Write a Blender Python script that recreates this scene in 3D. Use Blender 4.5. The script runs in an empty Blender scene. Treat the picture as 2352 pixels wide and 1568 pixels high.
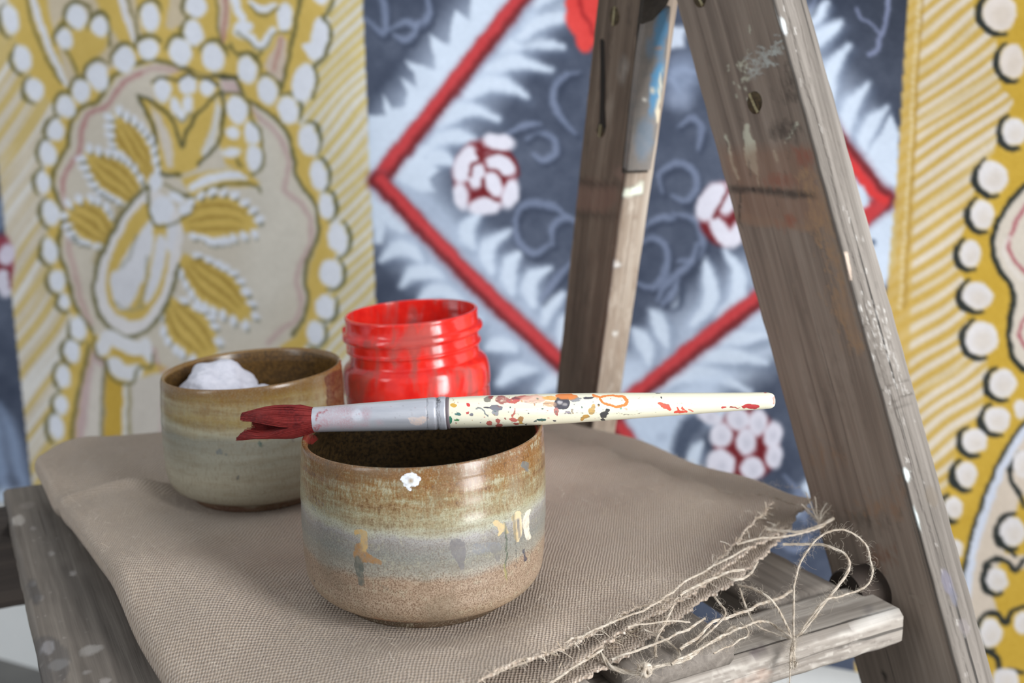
import bpy, bmesh, math, random
import numpy as np
from mathutils import Vector, Matrix

rng = np.random.default_rng(7)
random.seed(7)
scene = bpy.context.scene
COL = scene.collection

# ------------------------------------------------------------------ camera
FPX = 2500.0
PITCH = math.radians(12.5)
CAM = np.array([0, 0, .2104])
AX = np.array([1., 0, 0])
AF = np.array([0, math.cos(PITCH), -math.sin(PITCH)])
AU = np.array([0, math.sin(PITCH), math.cos(PITCH)])
cam_data = bpy.data.cameras.new('camera')
cam = bpy.data.objects.new('camera', cam_data)
COL.objects.link(cam)
cam.location = CAM
cam.rotation_euler = (math.pi / 2 - PITCH, 0, 0)
cam_data.sensor_width = 36
cam_data.lens = 36 * FPX / 2352
cam_data.clip_start = .01
cam_data.dof.use_dof = True
cam_data.dof.focus_distance = .45
cam_data.dof.aperture_fstop = 8.5
scene.camera = cam

# ------------------------------------------------------------------ light
world = bpy.data.worlds.new('world')
scene.world = world
world.use_nodes = True
bg = world.node_tree.nodes['Background']
bg.inputs[0].default_value = (.86, .93, 1, 1)
bg.inputs[1].default_value = .5


def area(name, loc, target, sx, sy, power, col):
    l = bpy.data.lights.new(name, 'AREA')
    l.shape = 'RECTANGLE'; l.size = sx; l.size_y = sy; l.energy = power; l.color = col
    o = bpy.data.objects.new(name, l); COL.objects.link(o)
    o.location = loc
    o.rotation_euler = (Vector(target) - Vector(loc)).to_track_quat('-Z', 'Y').to_euler()
    return o


area('window_light_right', (1.35, -.75, .55), (.1, .35, .5), .55, 2.0, 62, (.97, .985, 1))
area('window_light_left', (-1.45, -.55, .8), (-.05, .5, .1), .45, 1.3, 7, (.95, .98, 1))

vs = scene.view_settings
vs.view_transform = 'Standard'
try:
    vs.look = 'None'
except Exception:
    pass
vs.exposure = 0.06
vs.gamma = 1.0
vs.use_curve_mapping = False


# ------------------------------------------------------------------ helpers
def ray(x, y):
    return AF + AX * (x - 1176) / FPX + AU * (784 - y) / FPX


def onz(x, y, z):
    r = ray(x, y)
    return CAM + r * (z - CAM[2]) / r[2]


def onpl(x, y, P, n):
    r = ray(x, y)
    return CAM + r * (np.dot(np.asarray(P) - CAM, n) / np.dot(r, n))


def proj(P):
    d = np.asarray(P) - CAM
    Z = d @ AF
    return 1176 + FPX * (d @ AX) / Z, 784 - FPX * (d @ AU) / Z, Z


def srgb(c):
    c = np.asarray(c, float) / 255.
    return np.where(c <= .04045, c / 12.92, ((c + .055) / 1.055) ** 2.4)


def S(*c):
    return tuple(srgb(c)) + (1.,)


def smooth(pts, n=8, closed=False):
    P = np.asarray(pts, float)
    if len(P) < 3:
        t = np.linspace(0, 1, n + 1)[:, None]
        return P[0] * (1 - t) + P[-1] * t
    out = []
    N = len(P)
    rngi = range(N if closed else N - 1)
    for i in rngi:
        if closed:
            p0, p1, p2, p3 = P[(i - 1) % N], P[i], P[(i + 1) % N], P[(i + 2) % N]
        else:
            p1, p2 = P[i], P[i + 1]
            p0 = P[i - 1] if i > 0 else 2 * p1 - p2
            p3 = P[i + 2] if i + 2 < N else 2 * p2 - p1
        for k in range(n):
            t = k / n
            out.append(.5 * ((2 * p1) + (-p0 + p2) * t + (2 * p0 - 5 * p1 + 4 * p2 - p3) * t * t + (-p0 + 3 * p1 - 3 * p2 + p3) * t ** 3))
    if not closed:
        out.append(P[-1])
    return np.array(out)


def vnoise(x, y, scale, seed=0):
    x = np.asarray(x) / scale; y = np.asarray(y) / scale
    xi = np.floor(x).astype(np.int64); yi = np.floor(y).astype(np.int64)
    fx = x - xi; fy = y - yi
    fx = fx * fx * (3 - 2 * fx); fy = fy * fy * (3 - 2 * fy)

    def h(a, b):
        n = (a * 374761393 + b * 668265263 + seed * 982451653) & 0x7fffffff
        n = ((n ^ (n >> 13)) * 1274126177) & 0x7fffffff
        n = n ^ (n >> 16)
        return (n & 0xffff) / 65535.
    return (h(xi, yi) * (1 - fx) + h(xi + 1, yi) * fx) * (1 - fy) + (h(xi, yi + 1) * (1 - fx) + h(xi + 1, yi + 1) * fx) * fy


class Canvas:
    """paint that lies on a thing: colour + coverage on a raster of its own"""

    def __init__(s, x0, y0, x1, y1, step, base=None, wob=0.):
        s.x0, s.y0, s.st = x0, y0, step
        s.w = int((x1 - x0) / step) + 1; s.h = int((y1 - y0) / step) + 1
        s.X, s.Y = np.meshgrid(x0 + np.arange(s.w) * step, y0 + np.arange(s.h) * step)
        s.GX, s.GY = s.X, s.Y
        if wob:
            s.X = s.X + (vnoise(s.GX, s.GY, 22, 3) - .5) * wob + (vnoise(s.GX, s.GY, 7, 4) - .5) * wob * .6
            s.Y = s.Y + (vnoise(s.GX, s.GY, 22, 5) - .5) * wob + (vnoise(s.GX, s.GY, 7, 6) - .5) * wob * .6
        s.rgb = np.zeros((s.h, s.w, 3)); s.a = np.zeros((s.h, s.w))
        if base is not None:
            s.rgb[:] = base; s.a[:] = 1

    def box(s, xa, ya, xb, yb):
        i0 = max(0, int((xa - s.x0) / s.st)); i1 = min(s.w, int((xb - s.x0) / s.st) + 2)
        j0 = max(0, int((ya - s.y0) / s.st)); j1 = min(s.h, int((yb - s.y0) / s.st) + 2)
        if i1 <= i0 or j1 <= j0:
            return None
        return (slice(j0, j1), slice(i0, i1))

    def comp(s, sl, col, al):
        A = s.a[sl]
        na = al + A * (1 - al)
        w = np.where(na > 1e-6, al / np.maximum(na, 1e-6), 0)[..., None]
        s.rgb[sl] = s.rgb[sl] * (1 - w) + np.asarray(col, float) * w
        s.a[sl] = na

    def ell(s, cx, cy, rx, ry, col, ang=0, soft=3, a=1.):
        m = max(rx, ry) + soft + 12
        sl = s.box(cx - m, cy - m, cx + m, cy + m)
        if sl is None: return
        t = math.radians(ang); dx = s.X[sl] - cx; dy = s.Y[sl] - cy
        u = dx * math.cos(t) + dy * math.sin(t); v = -dx * math.sin(t) + dy * math.cos(t)
        d = (np.sqrt((u / rx) ** 2 + (v / ry) ** 2) - 1) * min(rx, ry)
        s.comp(sl, col, np.clip(.5 - d / soft, 0, 1) * a)

    def dist(s, pts, sl, ws=None):
        x = s.X[sl]; y = s.Y[sl]
        best = np.full(x.shape, 1e9); hw = np.zeros(x.shape)
        for i in range(len(pts) - 1):
            ax, ay = pts[i]; bx, by = pts[i + 1]
            ex, ey = bx - ax, by - ay
            L = ex * ex + ey * ey + 1e-9
            t = np.clip(((x - ax) * ex + (y - ay) * ey) / L, 0, 1)
            dd = np.hypot(x - ax - t * ex, y - ay - t * ey)
            if ws is not None:
                wv = ws[i] * (1 - t) + ws[i + 1] * t
                dd = dd - wv
            best = np.minimum(best, dd)
        return best

    def line(s, pts, w, col, soft=3, a=1., sm=5):
        pts = np.asarray(pts, float)
        n0 = len(pts)
        if sm and n0 > 2:
            q = smooth(pts, sm)
        else:
            q = pts
        wl = np.full(n0, w, float) if np.isscalar(w) else np.asarray(w, float)
        wl = np.interp(np.linspace(0, 1, len(q)), np.linspace(0, 1, len(wl)), wl) / 2
        m = wl.max() + soft + 12
        sl = s.box(q[:, 0].min() - m, q[:, 1].min() - m, q[:, 0].max() + m, q[:, 1].max() + m)
        if sl is None: return
        d = s.dist(q, sl, wl)
        s.comp(sl, col, np.clip(.5 - d / soft, 0, 1) * a)

    def poly(s, pts, col, soft=3, a=1., sm=0):
        q = smooth(pts, sm, True) if sm else np.asarray(pts, float)
        q = np.vstack([q, q[:1]])
        m = soft + 12
        sl = s.box(q[:, 0].min() - m, q[:, 1].min() - m, q[:, 0].max() + m, q[:, 1].max() + m)
        if sl is None: return
        x = s.X[sl]; y = s.Y[sl]
        ins = np.zeros(x.shape, bool)
        for i in range(len(q) - 1):
            ax, ay = q[i]; bx, by = q[i + 1]
            if ay == by: continue
            c = ((ay > y) != (by > y)) & (x < (bx - ax) * (y - ay) / (by - ay) + ax)
            ins ^= c
        d = s.dist(q, sl)
        d = np.where(ins, -d, d)
        s.comp(sl, col, np.clip(.5 - d / soft, 0, 1) * a)

    def sample(s, x, y):
        u = np.clip((x - s.x0) / s.st, 0, s.w - 1.001); v = np.clip((y - s.y0) / s.st, 0, s.h - 1.001)
        i = u.astype(int); j = v.astype(int); fu = (u - i)[:, None]; fv = (v - j)[:, None]
        T = np.dstack([s.rgb * s.a[..., None], s.a])
        r = (T[j, i] * (1 - fu) + T[j, i + 1] * fu) * (1 - fv) + (T[j + 1, i] * (1 - fu) + T[j + 1, i + 1] * fu) * fv
        a = r[:, 3]
        rgb = r[:, :3] / np.maximum(a, 1e-5)[:, None]
        inside = (x >= s.x0) & (x <= s.x0 + s.st * s.w) & (y >= s.y0) & (y <= s.y0 + s.st * s.h)
        return np.hstack([srgb(rgb), (a * inside)[:, None]])


def mesh_obj(name, verts, faces, mat=None, parent=None, sm=True, paint=None, uv=None):
    """verts in world space; parent given -> stored relative to the parent's location"""
    V = np.asarray(verts, float)
    if parent is not None:
        V = V - np.array(parent.location)
    me = bpy.data.meshes.new(name)
    if isinstance(faces, np.ndarray): faces = (faces, [])
    if isinstance(faces, tuple):
        q, ex = faces
        li = np.concatenate([q.ravel()] + [np.asarray(e) for e in ex]).astype(np.int32)
        cnt = np.array([q.shape[1]] * len(q) + [len(e) for e in ex], np.int32)
        me.vertices.add(len(V)); me.loops.add(len(li)); me.polygons.add(len(cnt))
        me.vertices.foreach_set('co', V.ravel())
        me.loops.foreach_set('vertex_index', li)
        me.polygons.foreach_set('loop_start', np.r_[0, np.cumsum(cnt)[:-1]].astype(np.int32))
        me.polygons.foreach_set('loop_total', cnt)
        me.update(calc_edges=True)
    else:
        me.from_pydata([tuple(v) for v in V], [], [tuple(int(i) for i in f) for f in faces])
    if sm:
        me.polygons.foreach_set('use_smooth', np.ones(len(me.polygons), bool))
    if paint is not None:
        at = me.color_attributes.new('paint', 'FLOAT_COLOR', 'POINT')
        at.data.foreach_set('color', np.asarray(paint, np.float32).ravel())
    if uv is not None:
        ul = me.uv_layers.new(name='UVMap')
        li = np.zeros(len(me.loops), np.int32); me.loops.foreach_get('vertex_index', li)
        ul.data.foreach_set('uv', np.asarray(uv, np.float32)[li].ravel())
    me.update()
    o = bpy.data.objects.new(name, me)
    COL.objects.link(o)
    if mat: me.materials.append(mat)
    if parent is not None: o.parent = parent
    return o


def thing(name, loc, label, cat, group=None):
    o = bpy.data.objects.new(name, None)
    COL.objects.link(o)
    o.location = loc; o.empty_display_size = .02
    tag(o, label, cat, group)
    return o


def tag(o, label, cat, group=None):
    o['label'] = label; o['category'] = cat
    if group: o['group'] = group


def grid_faces(nr, nc, wrap=False):
    r = np.arange(nr - 1)[:, None]; c = np.arange(nc if wrap else nc - 1)[None, :]
    a = r * nc + c; b = r * nc + (c + 1) % nc
    return np.stack([a, b, b + nc, a + nc], -1).reshape(-1, 4)


def tube(path, rad, seg=6, cap=True):
    P = np.asarray(path, float); n = len(P)
    R = np.full(n, rad, float) if np.isscalar(rad) else np.asarray(rad, float)
    T = np.gradient(P, axis=0); T /= np.linalg.norm(T, axis=1)[:, None] + 1e-12
    up = np.array([0, 0, 1.]) if abs(T[0, 2]) < .9 else np.array([1., 0, 0])
    N = np.cross(T[0], up); N /= np.linalg.norm(N)
    V = []
    for i in range(n):
        N = N - (N @ T[i]) * T[i]; N /= np.linalg.norm(N) + 1e-12
        B = np.cross(T[i], N)
        for k in range(seg):
            a = 2 * math.pi * k / seg
            V.append(P[i] + R[i] * (math.cos(a) * N + math.sin(a) * B))
    Fc = [list(f) for f in grid_faces(n, seg, True)]
    if cap:
        Fc.append(list(range(seg))[::-1]); Fc.append([(n - 1) * seg + k for k in range(seg)])
    return np.array(V), Fc


def hairs(P, R):
    """many thin strands at once: P is (n, k, 3), R broadcast to (n, k)"""
    P = np.asarray(P, float); n, k, _ = P.shape
    R = np.broadcast_to(R, (n, k))
    T = np.gradient(P, axis=1); T /= np.linalg.norm(T, axis=2, keepdims=True) + 1e-12
    N = np.cross(T, [.37, .21, .905]); N /= np.linalg.norm(N, axis=2, keepdims=True) + 1e-12
    B = np.cross(T, N)
    a = np.arange(3) * 2 * math.pi / 3
    V = P[:, :, None] + R[:, :, None, None] * (np.cos(a)[:, None] * N[:, :, None] + np.sin(a)[:, None] * B[:, :, None])
    f = grid_faces(k, 3, True)
    F = (f[None] + (np.arange(n) * k * 3)[:, None, None]).reshape(-1, 4)
    return V.reshape(-1, 3), F


def merge(parts):
    V = []; Fc = []; o = 0
    for v, f in parts:
        V.append(v); f = np.array([q for q in f if len(q) == 4]) if isinstance(f, list) else f
        Fc.append(f + o); o += len(v)
    return np.vstack(V), np.vstack(Fc)


def lathe(profile, nseg, center, tilt=None, zwarp=None, wob=0):
    pr = np.asarray(profile, float)
    th = np.arange(nseg) * 2 * math.pi / nseg
    r = pr[:, 0][:, None]; z = pr[:, 1][:, None]
    rr = r * (1 + wob * (np.sin(2 * th + 1)[None, :] + .6 * np.sin(3 * th)[None, :]))
    V = np.stack([rr * np.cos(th), rr * np.sin(th), z + 0 * th], -1)
    if zwarp is not None:
        V[..., 2] += zwarp(V[..., 0], V[..., 2])
    V = V.reshape(-1, 3)
    if tilt is not None:
        V = V @ np.array(Matrix.Rotation(tilt, 3, 'Y')).T
    return V + np.asarray(center), grid_faces(len(pr), nseg, True)


def dense(prof, step):
    q = np.asarray(prof, float)
    d = np.r_[0, np.cumsum(np.hypot(*np.diff(q, axis=0).T))]
    t = np.arange(0, d[-1], step)
    return np.stack([np.interp(t, d, q[:, 0]), np.interp(t, d, q[:, 1])], -1)


# ------------------------------------------------------------------ materials
class NT:
    def __init__(s, name):
        s.m = bpy.data.materials.new(name); s.m.use_nodes = True
        s.t = s.m.node_tree; s.b = s.t.nodes['Principled BSDF']; s.out = s.t.nodes['Material Output']

    def n(s, typ, **kw):
        nd = s.t.nodes.new(typ)
        for k, v in kw.items(): setattr(nd, k, v)
        return nd

    def set(s, sock, v):
        if isinstance(v, bpy.types.NodeSocket): s.t.links.new(v, sock)
        else: sock.default_value = v

    def math(s, op, a, b=0., c=0.):
        nd = s.n('ShaderNodeMath', operation=op)
        s.set(nd.inputs[0], a); s.set(nd.inputs[1], b); s.set(nd.inputs[2], c)
        return nd.outputs[0]

    def mix(s, f, a, b, mode='MIX'):
        nd = s.n('ShaderNodeMix', data_type='RGBA', blend_type=mode)
        s.set(nd.inputs[0], f); s.set(nd.inputs[6], a); s.set(nd.inputs[7], b)
        return nd.outputs[2]

    def coord(s, kind='Object', scale=(1, 1, 1), loc=(0, 0, 0)):
        tc = s.n('ShaderNodeTexCoord'); mp = s.n('ShaderNodeMapping')
        s.t.links.new(tc.outputs[kind], mp.inputs[0])
        mp.inputs['Scale'].default_value = scale; mp.inputs['Location'].default_value = loc
        return mp.outputs[0]

    def noise(s, vec, scale, detail=3, rough=.55, dist=0.):
        nd = s.n('ShaderNodeTexNoise')
        s.t.links.new(vec, nd.inputs['Vector'])
        nd.inputs['Scale'].default_value = scale; nd.inputs['Detail'].default_value = detail
        nd.inputs['Roughness'].default_value = rough; nd.inputs['Distortion'].default_value = dist
        return nd.outputs['Fac']

    def ramp(s, f, stops, interp='LINEAR'):
        nd = s.n('ShaderNodeValToRGB'); cr = nd.color_ramp; cr.interpolation = interp
        while len(cr.elements) < len(stops): cr.elements.new(.5)
        for e, (p, c) in zip(cr.elements, stops):
            e.position = p; e.color = c if len(c) == 4 else tuple(c) + (1,)
        s.set(nd.inputs[0], f)
        return nd.outputs[0]

    def rmap(s, v, a, b, c=0., d=1.):
        nd = s.n('ShaderNodeMapRange'); s.set(nd.inputs[0], v)
        nd.inputs[1].default_value = a; nd.inputs[2].default_value = b
        nd.inputs[3].default_value = c; nd.inputs[4].default_value = d
        return nd.outputs[0]

    def bump(s, h, strength=.3, dist=.001, prev=None):
        nd = s.n('ShaderNodeBump'); s.set(nd.inputs['Height'], h)
        nd.inputs['Strength'].default_value = strength; nd.inputs['Distance'].default_value = dist
        if prev is not None: s.t.links.new(prev, nd.inputs['Normal'])
        return nd.outputs[0]

    def paint(s):
        a = s.n('ShaderNodeAttribute', attribute_name='paint')
        return a.outputs['Color'], a.outputs['Alpha']

    def fin(s, col, rough=.6, nrm=None, **kw):
        s.set(s.b.inputs['Base Color'], col); s.set(s.b.inputs['Roughness'], rough)
        if nrm is not None: s.t.links.new(nrm, s.b.inputs['Normal'])
        for k, v in kw.items(): s.set(s.b.inputs[k], v)
        return s.m


K = (0, 0, 0, 1)
W = (1, 1, 1, 1)


def m_wood(name, dark, mid, light, grain=1., crack=.5, rough=.75, paint=True):
    t = NT(name)
    v = t.coord('Object', (170, 170, 5)); v2 = t.coord('Object', (420, 420, 9), (3, 1, 2)); vb = t.coord('Object', (14, 14, 5), (7, 2, 1))
    g = t.noise(v, 1, 4, .6, .6); g2 = t.noise(v2, 1, 3, .6); bl = t.noise(vb, 1, 4, .6)
    c = t.ramp(t.math('ADD', t.math('MULTIPLY', g, .6), t.math('MULTIPLY', bl, .4)), [(.33, dark), (.5, mid), (.68, light)])
    c = t.mix(t.rmap(g2, .4, .75, 0, .45 * grain), c, dark)
    vc = t.coord('Object', (260, 260, 3.2), (1, 5, 9))
    cr = t.noise(vc, 1, 2, .5, .3)
    crk = t.rmap(cr, .68, .73, 0, crack)
    c = t.mix(crk, c, tuple(x * .25 for x in dark[:3]) + (1,))
    if paint:
        pc, pa = t.paint()
        c = t.mix(t.math('MULTIPLY', pa, t.rmap(g2, .2, .5, .7, 1.)), c, pc)
    h = t.math('SUBTRACT', t.math('ADD', g, t.math('MULTIPLY', g2, .7)), t.math('MULTIPLY', crk, 1.4))
    return t.fin(c, rough, t.bump(h, .45, .0008))


def m_paint(name, rough=.8, tint=W, spec=.2):
    t = NT(name)
    pc, pa = t.paint()
    v = t.coord('Object'); n = t.noise(v, 900, 2, .5)
    n2 = t.noise(v, 38, 4, .6)
    c = t.mix(t.rmap(n2, .3, .7, 0, .1), pc, tuple(.8 * x for x in tint[:3]) + (1,), 'MULTIPLY')
    return t.fin(c, rough, t.bump(n, .12, .0004), **{'Specular IOR Level': spec})


# ------------------------------------------------------------------ structure
FLOOR_Z = -.50
WALL_A = math.radians(24)
WALL_E = np.array([math.cos(WALL_A), -math.sin(WALL_A), 0])
WALL_N = np.array([math.sin(WALL_A), math.cos(WALL_A), 0])          # away from the room
WALL_P = np.array([-.56, 1.215, 0])


def m_plain(name, col, var, scale, rough):
    t = NT(name); v = t.coord('Object')
    n = t.noise(v, scale, 5, .6)
    c = t.mix(t.rmap(n, .3, .7), col, var)
    return t.fin(c, rough, t.bump(t.noise(v, scale * 25, 3), .15, .001))


M_floor = m_plain('floor_concrete', S(120, 118, 114), S(96, 94, 92), 9, .8)
M_wall = m_plain('white_plaster', S(240, 240, 238), S(228, 229, 228), 7, .85)
fl = mesh_obj('floor', [(-2.6, -1.6, FLOOR_Z), (2.6, -1.6, FLOOR_Z), (2.6, 3.2, FLOOR_Z), (-2.6, 3.2, FLOOR_Z)], [(0, 1, 2, 3)], M_floor, sm=False)
fl['kind'] = 'structure'
wq = []
for off in (.03, .09):
    for a, z in ((-1.9, FLOOR_Z), (2.3, FLOOR_Z), (2.3, 1.9), (-1.9, 1.9)):
        wq.append(WALL_P + WALL_E * a + WALL_N * off + np.array([0, 0, z]))
wl = mesh_obj('wall_back', wq, [(0, 1, 2, 3), (5, 4, 7, 6), (1, 5, 6, 2), (4, 0, 3, 7), (3, 2, 6, 7), (4, 5, 1, 0)], M_wall, sm=False)
wl['kind'] = 'structure'

# ------------------------------------------------------------------ painted wall hanging
MUS = (210, 180, 98); CRM = (206, 196, 180); WHT = (226, 229, 238); OLV = (104, 100, 62); DRK = (52, 55, 50)
PNK = (188, 150, 148); SLT = (76, 84, 102); LEAF = (207, 219, 235); RED = (196, 66, 70); DRD = (118, 42, 46)
cv = Canvas(-340, -280, 2700, 1560, 2.5, CRM, wob=5)
X, Y = cv.GX, cv.GY


def edge_x(y, which):
    if which == 0: return -45 + .106 * y            # blue | yellow on the far left
    if which == 1: return 833 + .043 * y            # yellow | blue
    return np.where(y < 400, 2086 - .064 * y, 2060 - .085 * (y - 400))   # blue | yellow


def hatch(sl_mask, slope, per, seed, ycol, wcol, bcol, yb):
    nrm = math.hypot(1, slope)
    t = (Y - slope * X) / nrm + (vnoise(X, Y, 160, seed) - .5) * 26
    l = (X + slope * Y) / nrm
    n1 = vnoise(t, l * .02, per, seed + 1); n2 = vnoise(t, l * .03, per * .45, seed + 2)
    n = n1 * .65 + n2 * .35
    if per < 12:                                        # ruled strokes: fairly even pitch
        n = n * .5 + .5 * (.5 + .5 * np.sin(2 * math.pi * t / (per * 2.6) + vnoise(X, Y, 120, seed + 5) * 5))
    yel = np.clip((n - .5) * 6, 0, 1); wh = np.clip((.42 - n) * 6, 0, 1)
    c = np.array(bcol) * np.ones(X.shape + (1,))
    c = c * (1 - wh[..., None]) + np.array(wcol) * wh[..., None]
    yy = (yel * yb)[..., None]
    c = c * (1 - yy) + np.array(ycol) * yy
    cv.rgb[sl_mask] = c[sl_mask]


m_y1 = (X >= edge_x(Y, 0)) & (X < edge_x(Y, 1))
m_bl = (X >= edge_x(Y, 1)) & (X < edge_x(Y, 2))
m_y2 = X >= edge_x(Y, 2)
m_b0 = X < edge_x(Y, 0)
hatch(m_y1 & (X < 420), -1.45, 13, 11, (204, 178, 104), (222, 219, 214), (208, 197, 178), .8)
hatch(m_y1 & (X >= 420), -.98, 9, 21, (208, 186, 112), (219, 217, 210), (210, 201, 178), .85)
hatch(m_y2, -.72, 11, 31, (198, 164, 80), (218, 207, 192), (206, 188, 150), .95)
for m_, sd in ((m_bl, 41), (m_b0, 45)):
    n = vnoise(X, Y, 90, sd) * .6 + vnoise(X, Y, 30, sd + 1) * .4
    cv.rgb[m_] = (np.array(SLT) + (n[..., None] - .5) * np.array([34, 34, 34]))[m_]
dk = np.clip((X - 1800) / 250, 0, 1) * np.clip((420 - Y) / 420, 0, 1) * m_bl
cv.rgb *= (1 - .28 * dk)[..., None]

# ---- left yellow panel: mustard body under the bead ring
ring = [(24, 44), (53, 135), (80, 205), (120, 240), (152, 245), (129, 299), (111, 352), (100, 417), (112, 488), (112, 574), (130, 645), (149, 691), (178, 753),
        (166, 807), (146, 865), (139, 931), (131, 981), (130, 1060), (640, 1060), (660, 860), (724, 763), (747, 705), (760, 626), (776, 547), (752, 473), (733, 404), (708, 321),
        (665, 253), (700, 188), (735, 92), (752, 5), (760, -120), (0, -120)]
cv.poly(ring, MUS, 6)
# pale leaf bands in the crown
for p in ([(165, -30), (200, -30), (250, 60), (300, 130), (200, 190), (170, 140)], [(270, -30), (305, -30), (330, 90), (315, 110), (285, 40)], [(395, -30), (428, -30), (430, 50), (395, 70), (380, 60)]):
    cv.poly(p, (204, 190, 168), 8, .9)
cv.poly([(100, -30), (200, -30), (130, 60), (175, 150), (190, 190), (150, 190)], (206, 193, 174), 8, .9)
cv.line([(70, -20), (95, 60), (125, 140), (152, 195)], [18, 16, 15, 10], (222, 222, 226), 5)
cv.line([(55, -20), (80, 70), (110, 140), (140, 190)], 7, OLV, 5, .75)
cv.line([(275, -20), (290, 40), (312, 100)], [16, 15, 9], (220, 218, 220), 5)
cv.line([(290, -20), (306, 40), (320, 92)], 6, OLV, 5, .8)
cv.poly([(130, 90), (155, 60), (210, 40), (250, 70), (245, 110), (200, 160), (178, 178), (145, 118)], MUS, 8)
for q in ([(136, 88), (140, 60), (152, 45), (158, 18), (180, 4), (203, 14), (206, 38)], [(208, 40), (224, 26), (244, 36), (250, 66), (252, 105)], [(148, 112), (165, 140), (178, 168)]):
    cv.line(q, 7, OLV, 5, .8)
# cartouche field
cart = [(421, 160), (360, 143), (318, 150), (268, 180), (245, 210), (226, 240), (191, 252), (168, 285), (157, 344), (130, 390), (126, 432), (145, 482), (147, 517), (138, 579), (156, 633), (173, 695), (190, 732), (215, 765),
        (260, 790), (420, 860), (640, 800), (676, 773), (704, 730), (711, 687), (704, 652), (708, 609), (731, 557), (735, 517), (723, 467), (689, 421), (679, 375), (666, 314), (628, 272), (570, 230), (542, 182), (490, 178)]
cv.poly(cart, (208, 199, 184), 5)
cv.poly([(560, 260), (640, 300), (650, 420), (700, 480), (705, 560), (680, 640), (600, 760), (520, 770), (560, 600)], (214, 208, 196), 60, .7)
pl = [(408, 162), (360, 157), (325, 165), (285, 190), (262, 220), (245, 245), (206, 262), (188, 300), (180, 350), (150, 400), (145, 440), (158, 490), (158, 560), (172, 630), (190, 700), (207, 742)]
cv.line(pl, 14, PNK, 8, .55); cv.line(pl[2:11], 7, (176, 112, 112), 6, .6)
pr_ = [(545, 205), (585, 262), (630, 300), (655, 340), (663, 390), (655, 438), (690, 465), (712, 505), (712, 560), (688, 610), (682, 650), (692, 690), (678, 735), (640, 762), (618, 785)]
cv.line(pr_, 11, (190, 160, 158), 7, .75)
cv.poly([(508, 185), (540, 188), (560, 222), (552, 232), (515, 215)], (200, 176, 176), 6, .9)
for q in (cart[:18][::1], cart[21:36]):
    cv.line([(a - (4 if i < 18 else 0), b - 5) for i, (a, b) in enumerate(q)], 9, OLV, 5, .9)
cv.line([(421, 155), (455, 172), (505, 178), (545, 178)], 10, (70, 70, 52), 5, .9)

beads = [(24, 44, 19, 34), (53, 135, 20, 30), (80, 205, 20, 27), (176, 40, 22, 30), (149, 90, 18, 24), (229, 61, 20, 24), (286, 137, 24, 30), (341, 112, 24, 26), (415, 119, 27, 32),
         (226, 176, 24, 34), (187, 210, 21, 28), (152, 245, 21, 27), (129, 299, 20, 24), (111, 352, 20, 28), (100, 417, 16, 25), (117, 488, 19, 30), (115, 574, 17, 32), (132, 645, 19, 26),
         (149, 691, 12, 20), (180, 753, 17, 30), (166, 807, 18, 27), (146, 865, 17, 27), (141, 931, 15, 24), (131, 981, 17, 30),
         (450, 14, 24, 28), (445, 75, 22, 30), (490, 132, 26, 34), (568, 161, 22, 33), (614, 209, 22, 33), (662, 253, 24, 34), (708, 321, 22, 35), (731, 404, 20, 36), (749, 473, 18, 32), (775, 547, 23, 37),
         (759, 626, 26, 33), (747, 705, 23, 27), (724, 763, 20, 28), (345, 40, 22, 34), (24, -60, 20, 34), (735, -20, 20, 30)]
# scalloped outline on the outside of the chain
cx0, cy0 = 430, 470
for (bx_, by_, rx, ry) in beads:
    ang = math.atan2(by_ - cy0, bx_ - cx0)
    if by_ > 790 and bx_ < 250: ang = math.pi
    if by_ < 110 and bx_ > 420 and bx_ < 480: ang = math.radians(-150)
    if bx_ < 100 and by_ < 220: ang = math.radians(165)
    pts = [(bx_ + (rx + 7) * math.cos(ang + t), by_ + (ry + 6) * math.sin(ang + t)) for t in np.linspace(-1.35, 1.35, 9)]
    cv.line(pts, [4, 8, 10, 10, 8, 4], OLV if bx_ < 600 else (96, 98, 70), 5, .9)
for (bx_, by_, rx, ry) in beads:
    cv.ell(bx_, by_, rx, ry, WHT, -12 if bx_ < 400 else -10, 7)
cv.poly([(757, 45), (735, 40), (718, 60), (712, 95), (695, 105), (715, 138), (740, 130), (755, 95)], WHT, 6, sm=3)
cv.line([(765, 0), (752, 30), (742, 42), (755, 60), (758, 95), (745, 130), (722, 150)], 9, OLV, 5, .9)
cv.ell(697, 188, 25, 45, WHT, 12, 6); cv.line([(722, 150), (727, 185), (718, 225)], 8, OLV, 5, .85)
# crown motif at the top of the panel
cv.poly([(505, -20), (530, -20), (528, 60), (512, 100), (500, 60)], (206, 188, 172), 6); cv.line([(520, -20), (518, 40), (512, 92)], 9, (170, 110, 100), 6, .7)
cv.poly([(645, 80), (660, 90), (650, 190), (630, 180), (605, 150)], (206, 188, 172), 6); cv.line([(648, 90), (636, 130), (630, 160)], 9, (180, 130, 120), 6, .7)
cv.line([(695, -20), (680, 50), (665, 120), (648, 200)], 10, OLV, 5, .85)
for q in ([(536, -20), (545, 20), (555, 40)], [(545, 75), (575, 85), (590, 105), (608, 100), (625, 70)]):
    cv.line(q, 20, WHT, 8)
cv.ell(654, 38, 19, 34, WHT, 5, 6); cv.ell(560, 60, 22, 14, WHT, 0, 6); cv.line([(575, 5), (600, 22), (632, 10)], [12, 18, 12], WHT, 6); cv.line([(575, 15), (600, 36), (640, 20)], 7, OLV, 5, .7)
cv.line([(545, 75), (570, 92), (588, 112), (612, 105), (630, 78), (665, 72)], 6, OLV, 5, .7)
cv.line([(530, 100), (545, 125), (568, 120), (590, 132), (600, 120)], 8, OLV, 5, .8)
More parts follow.
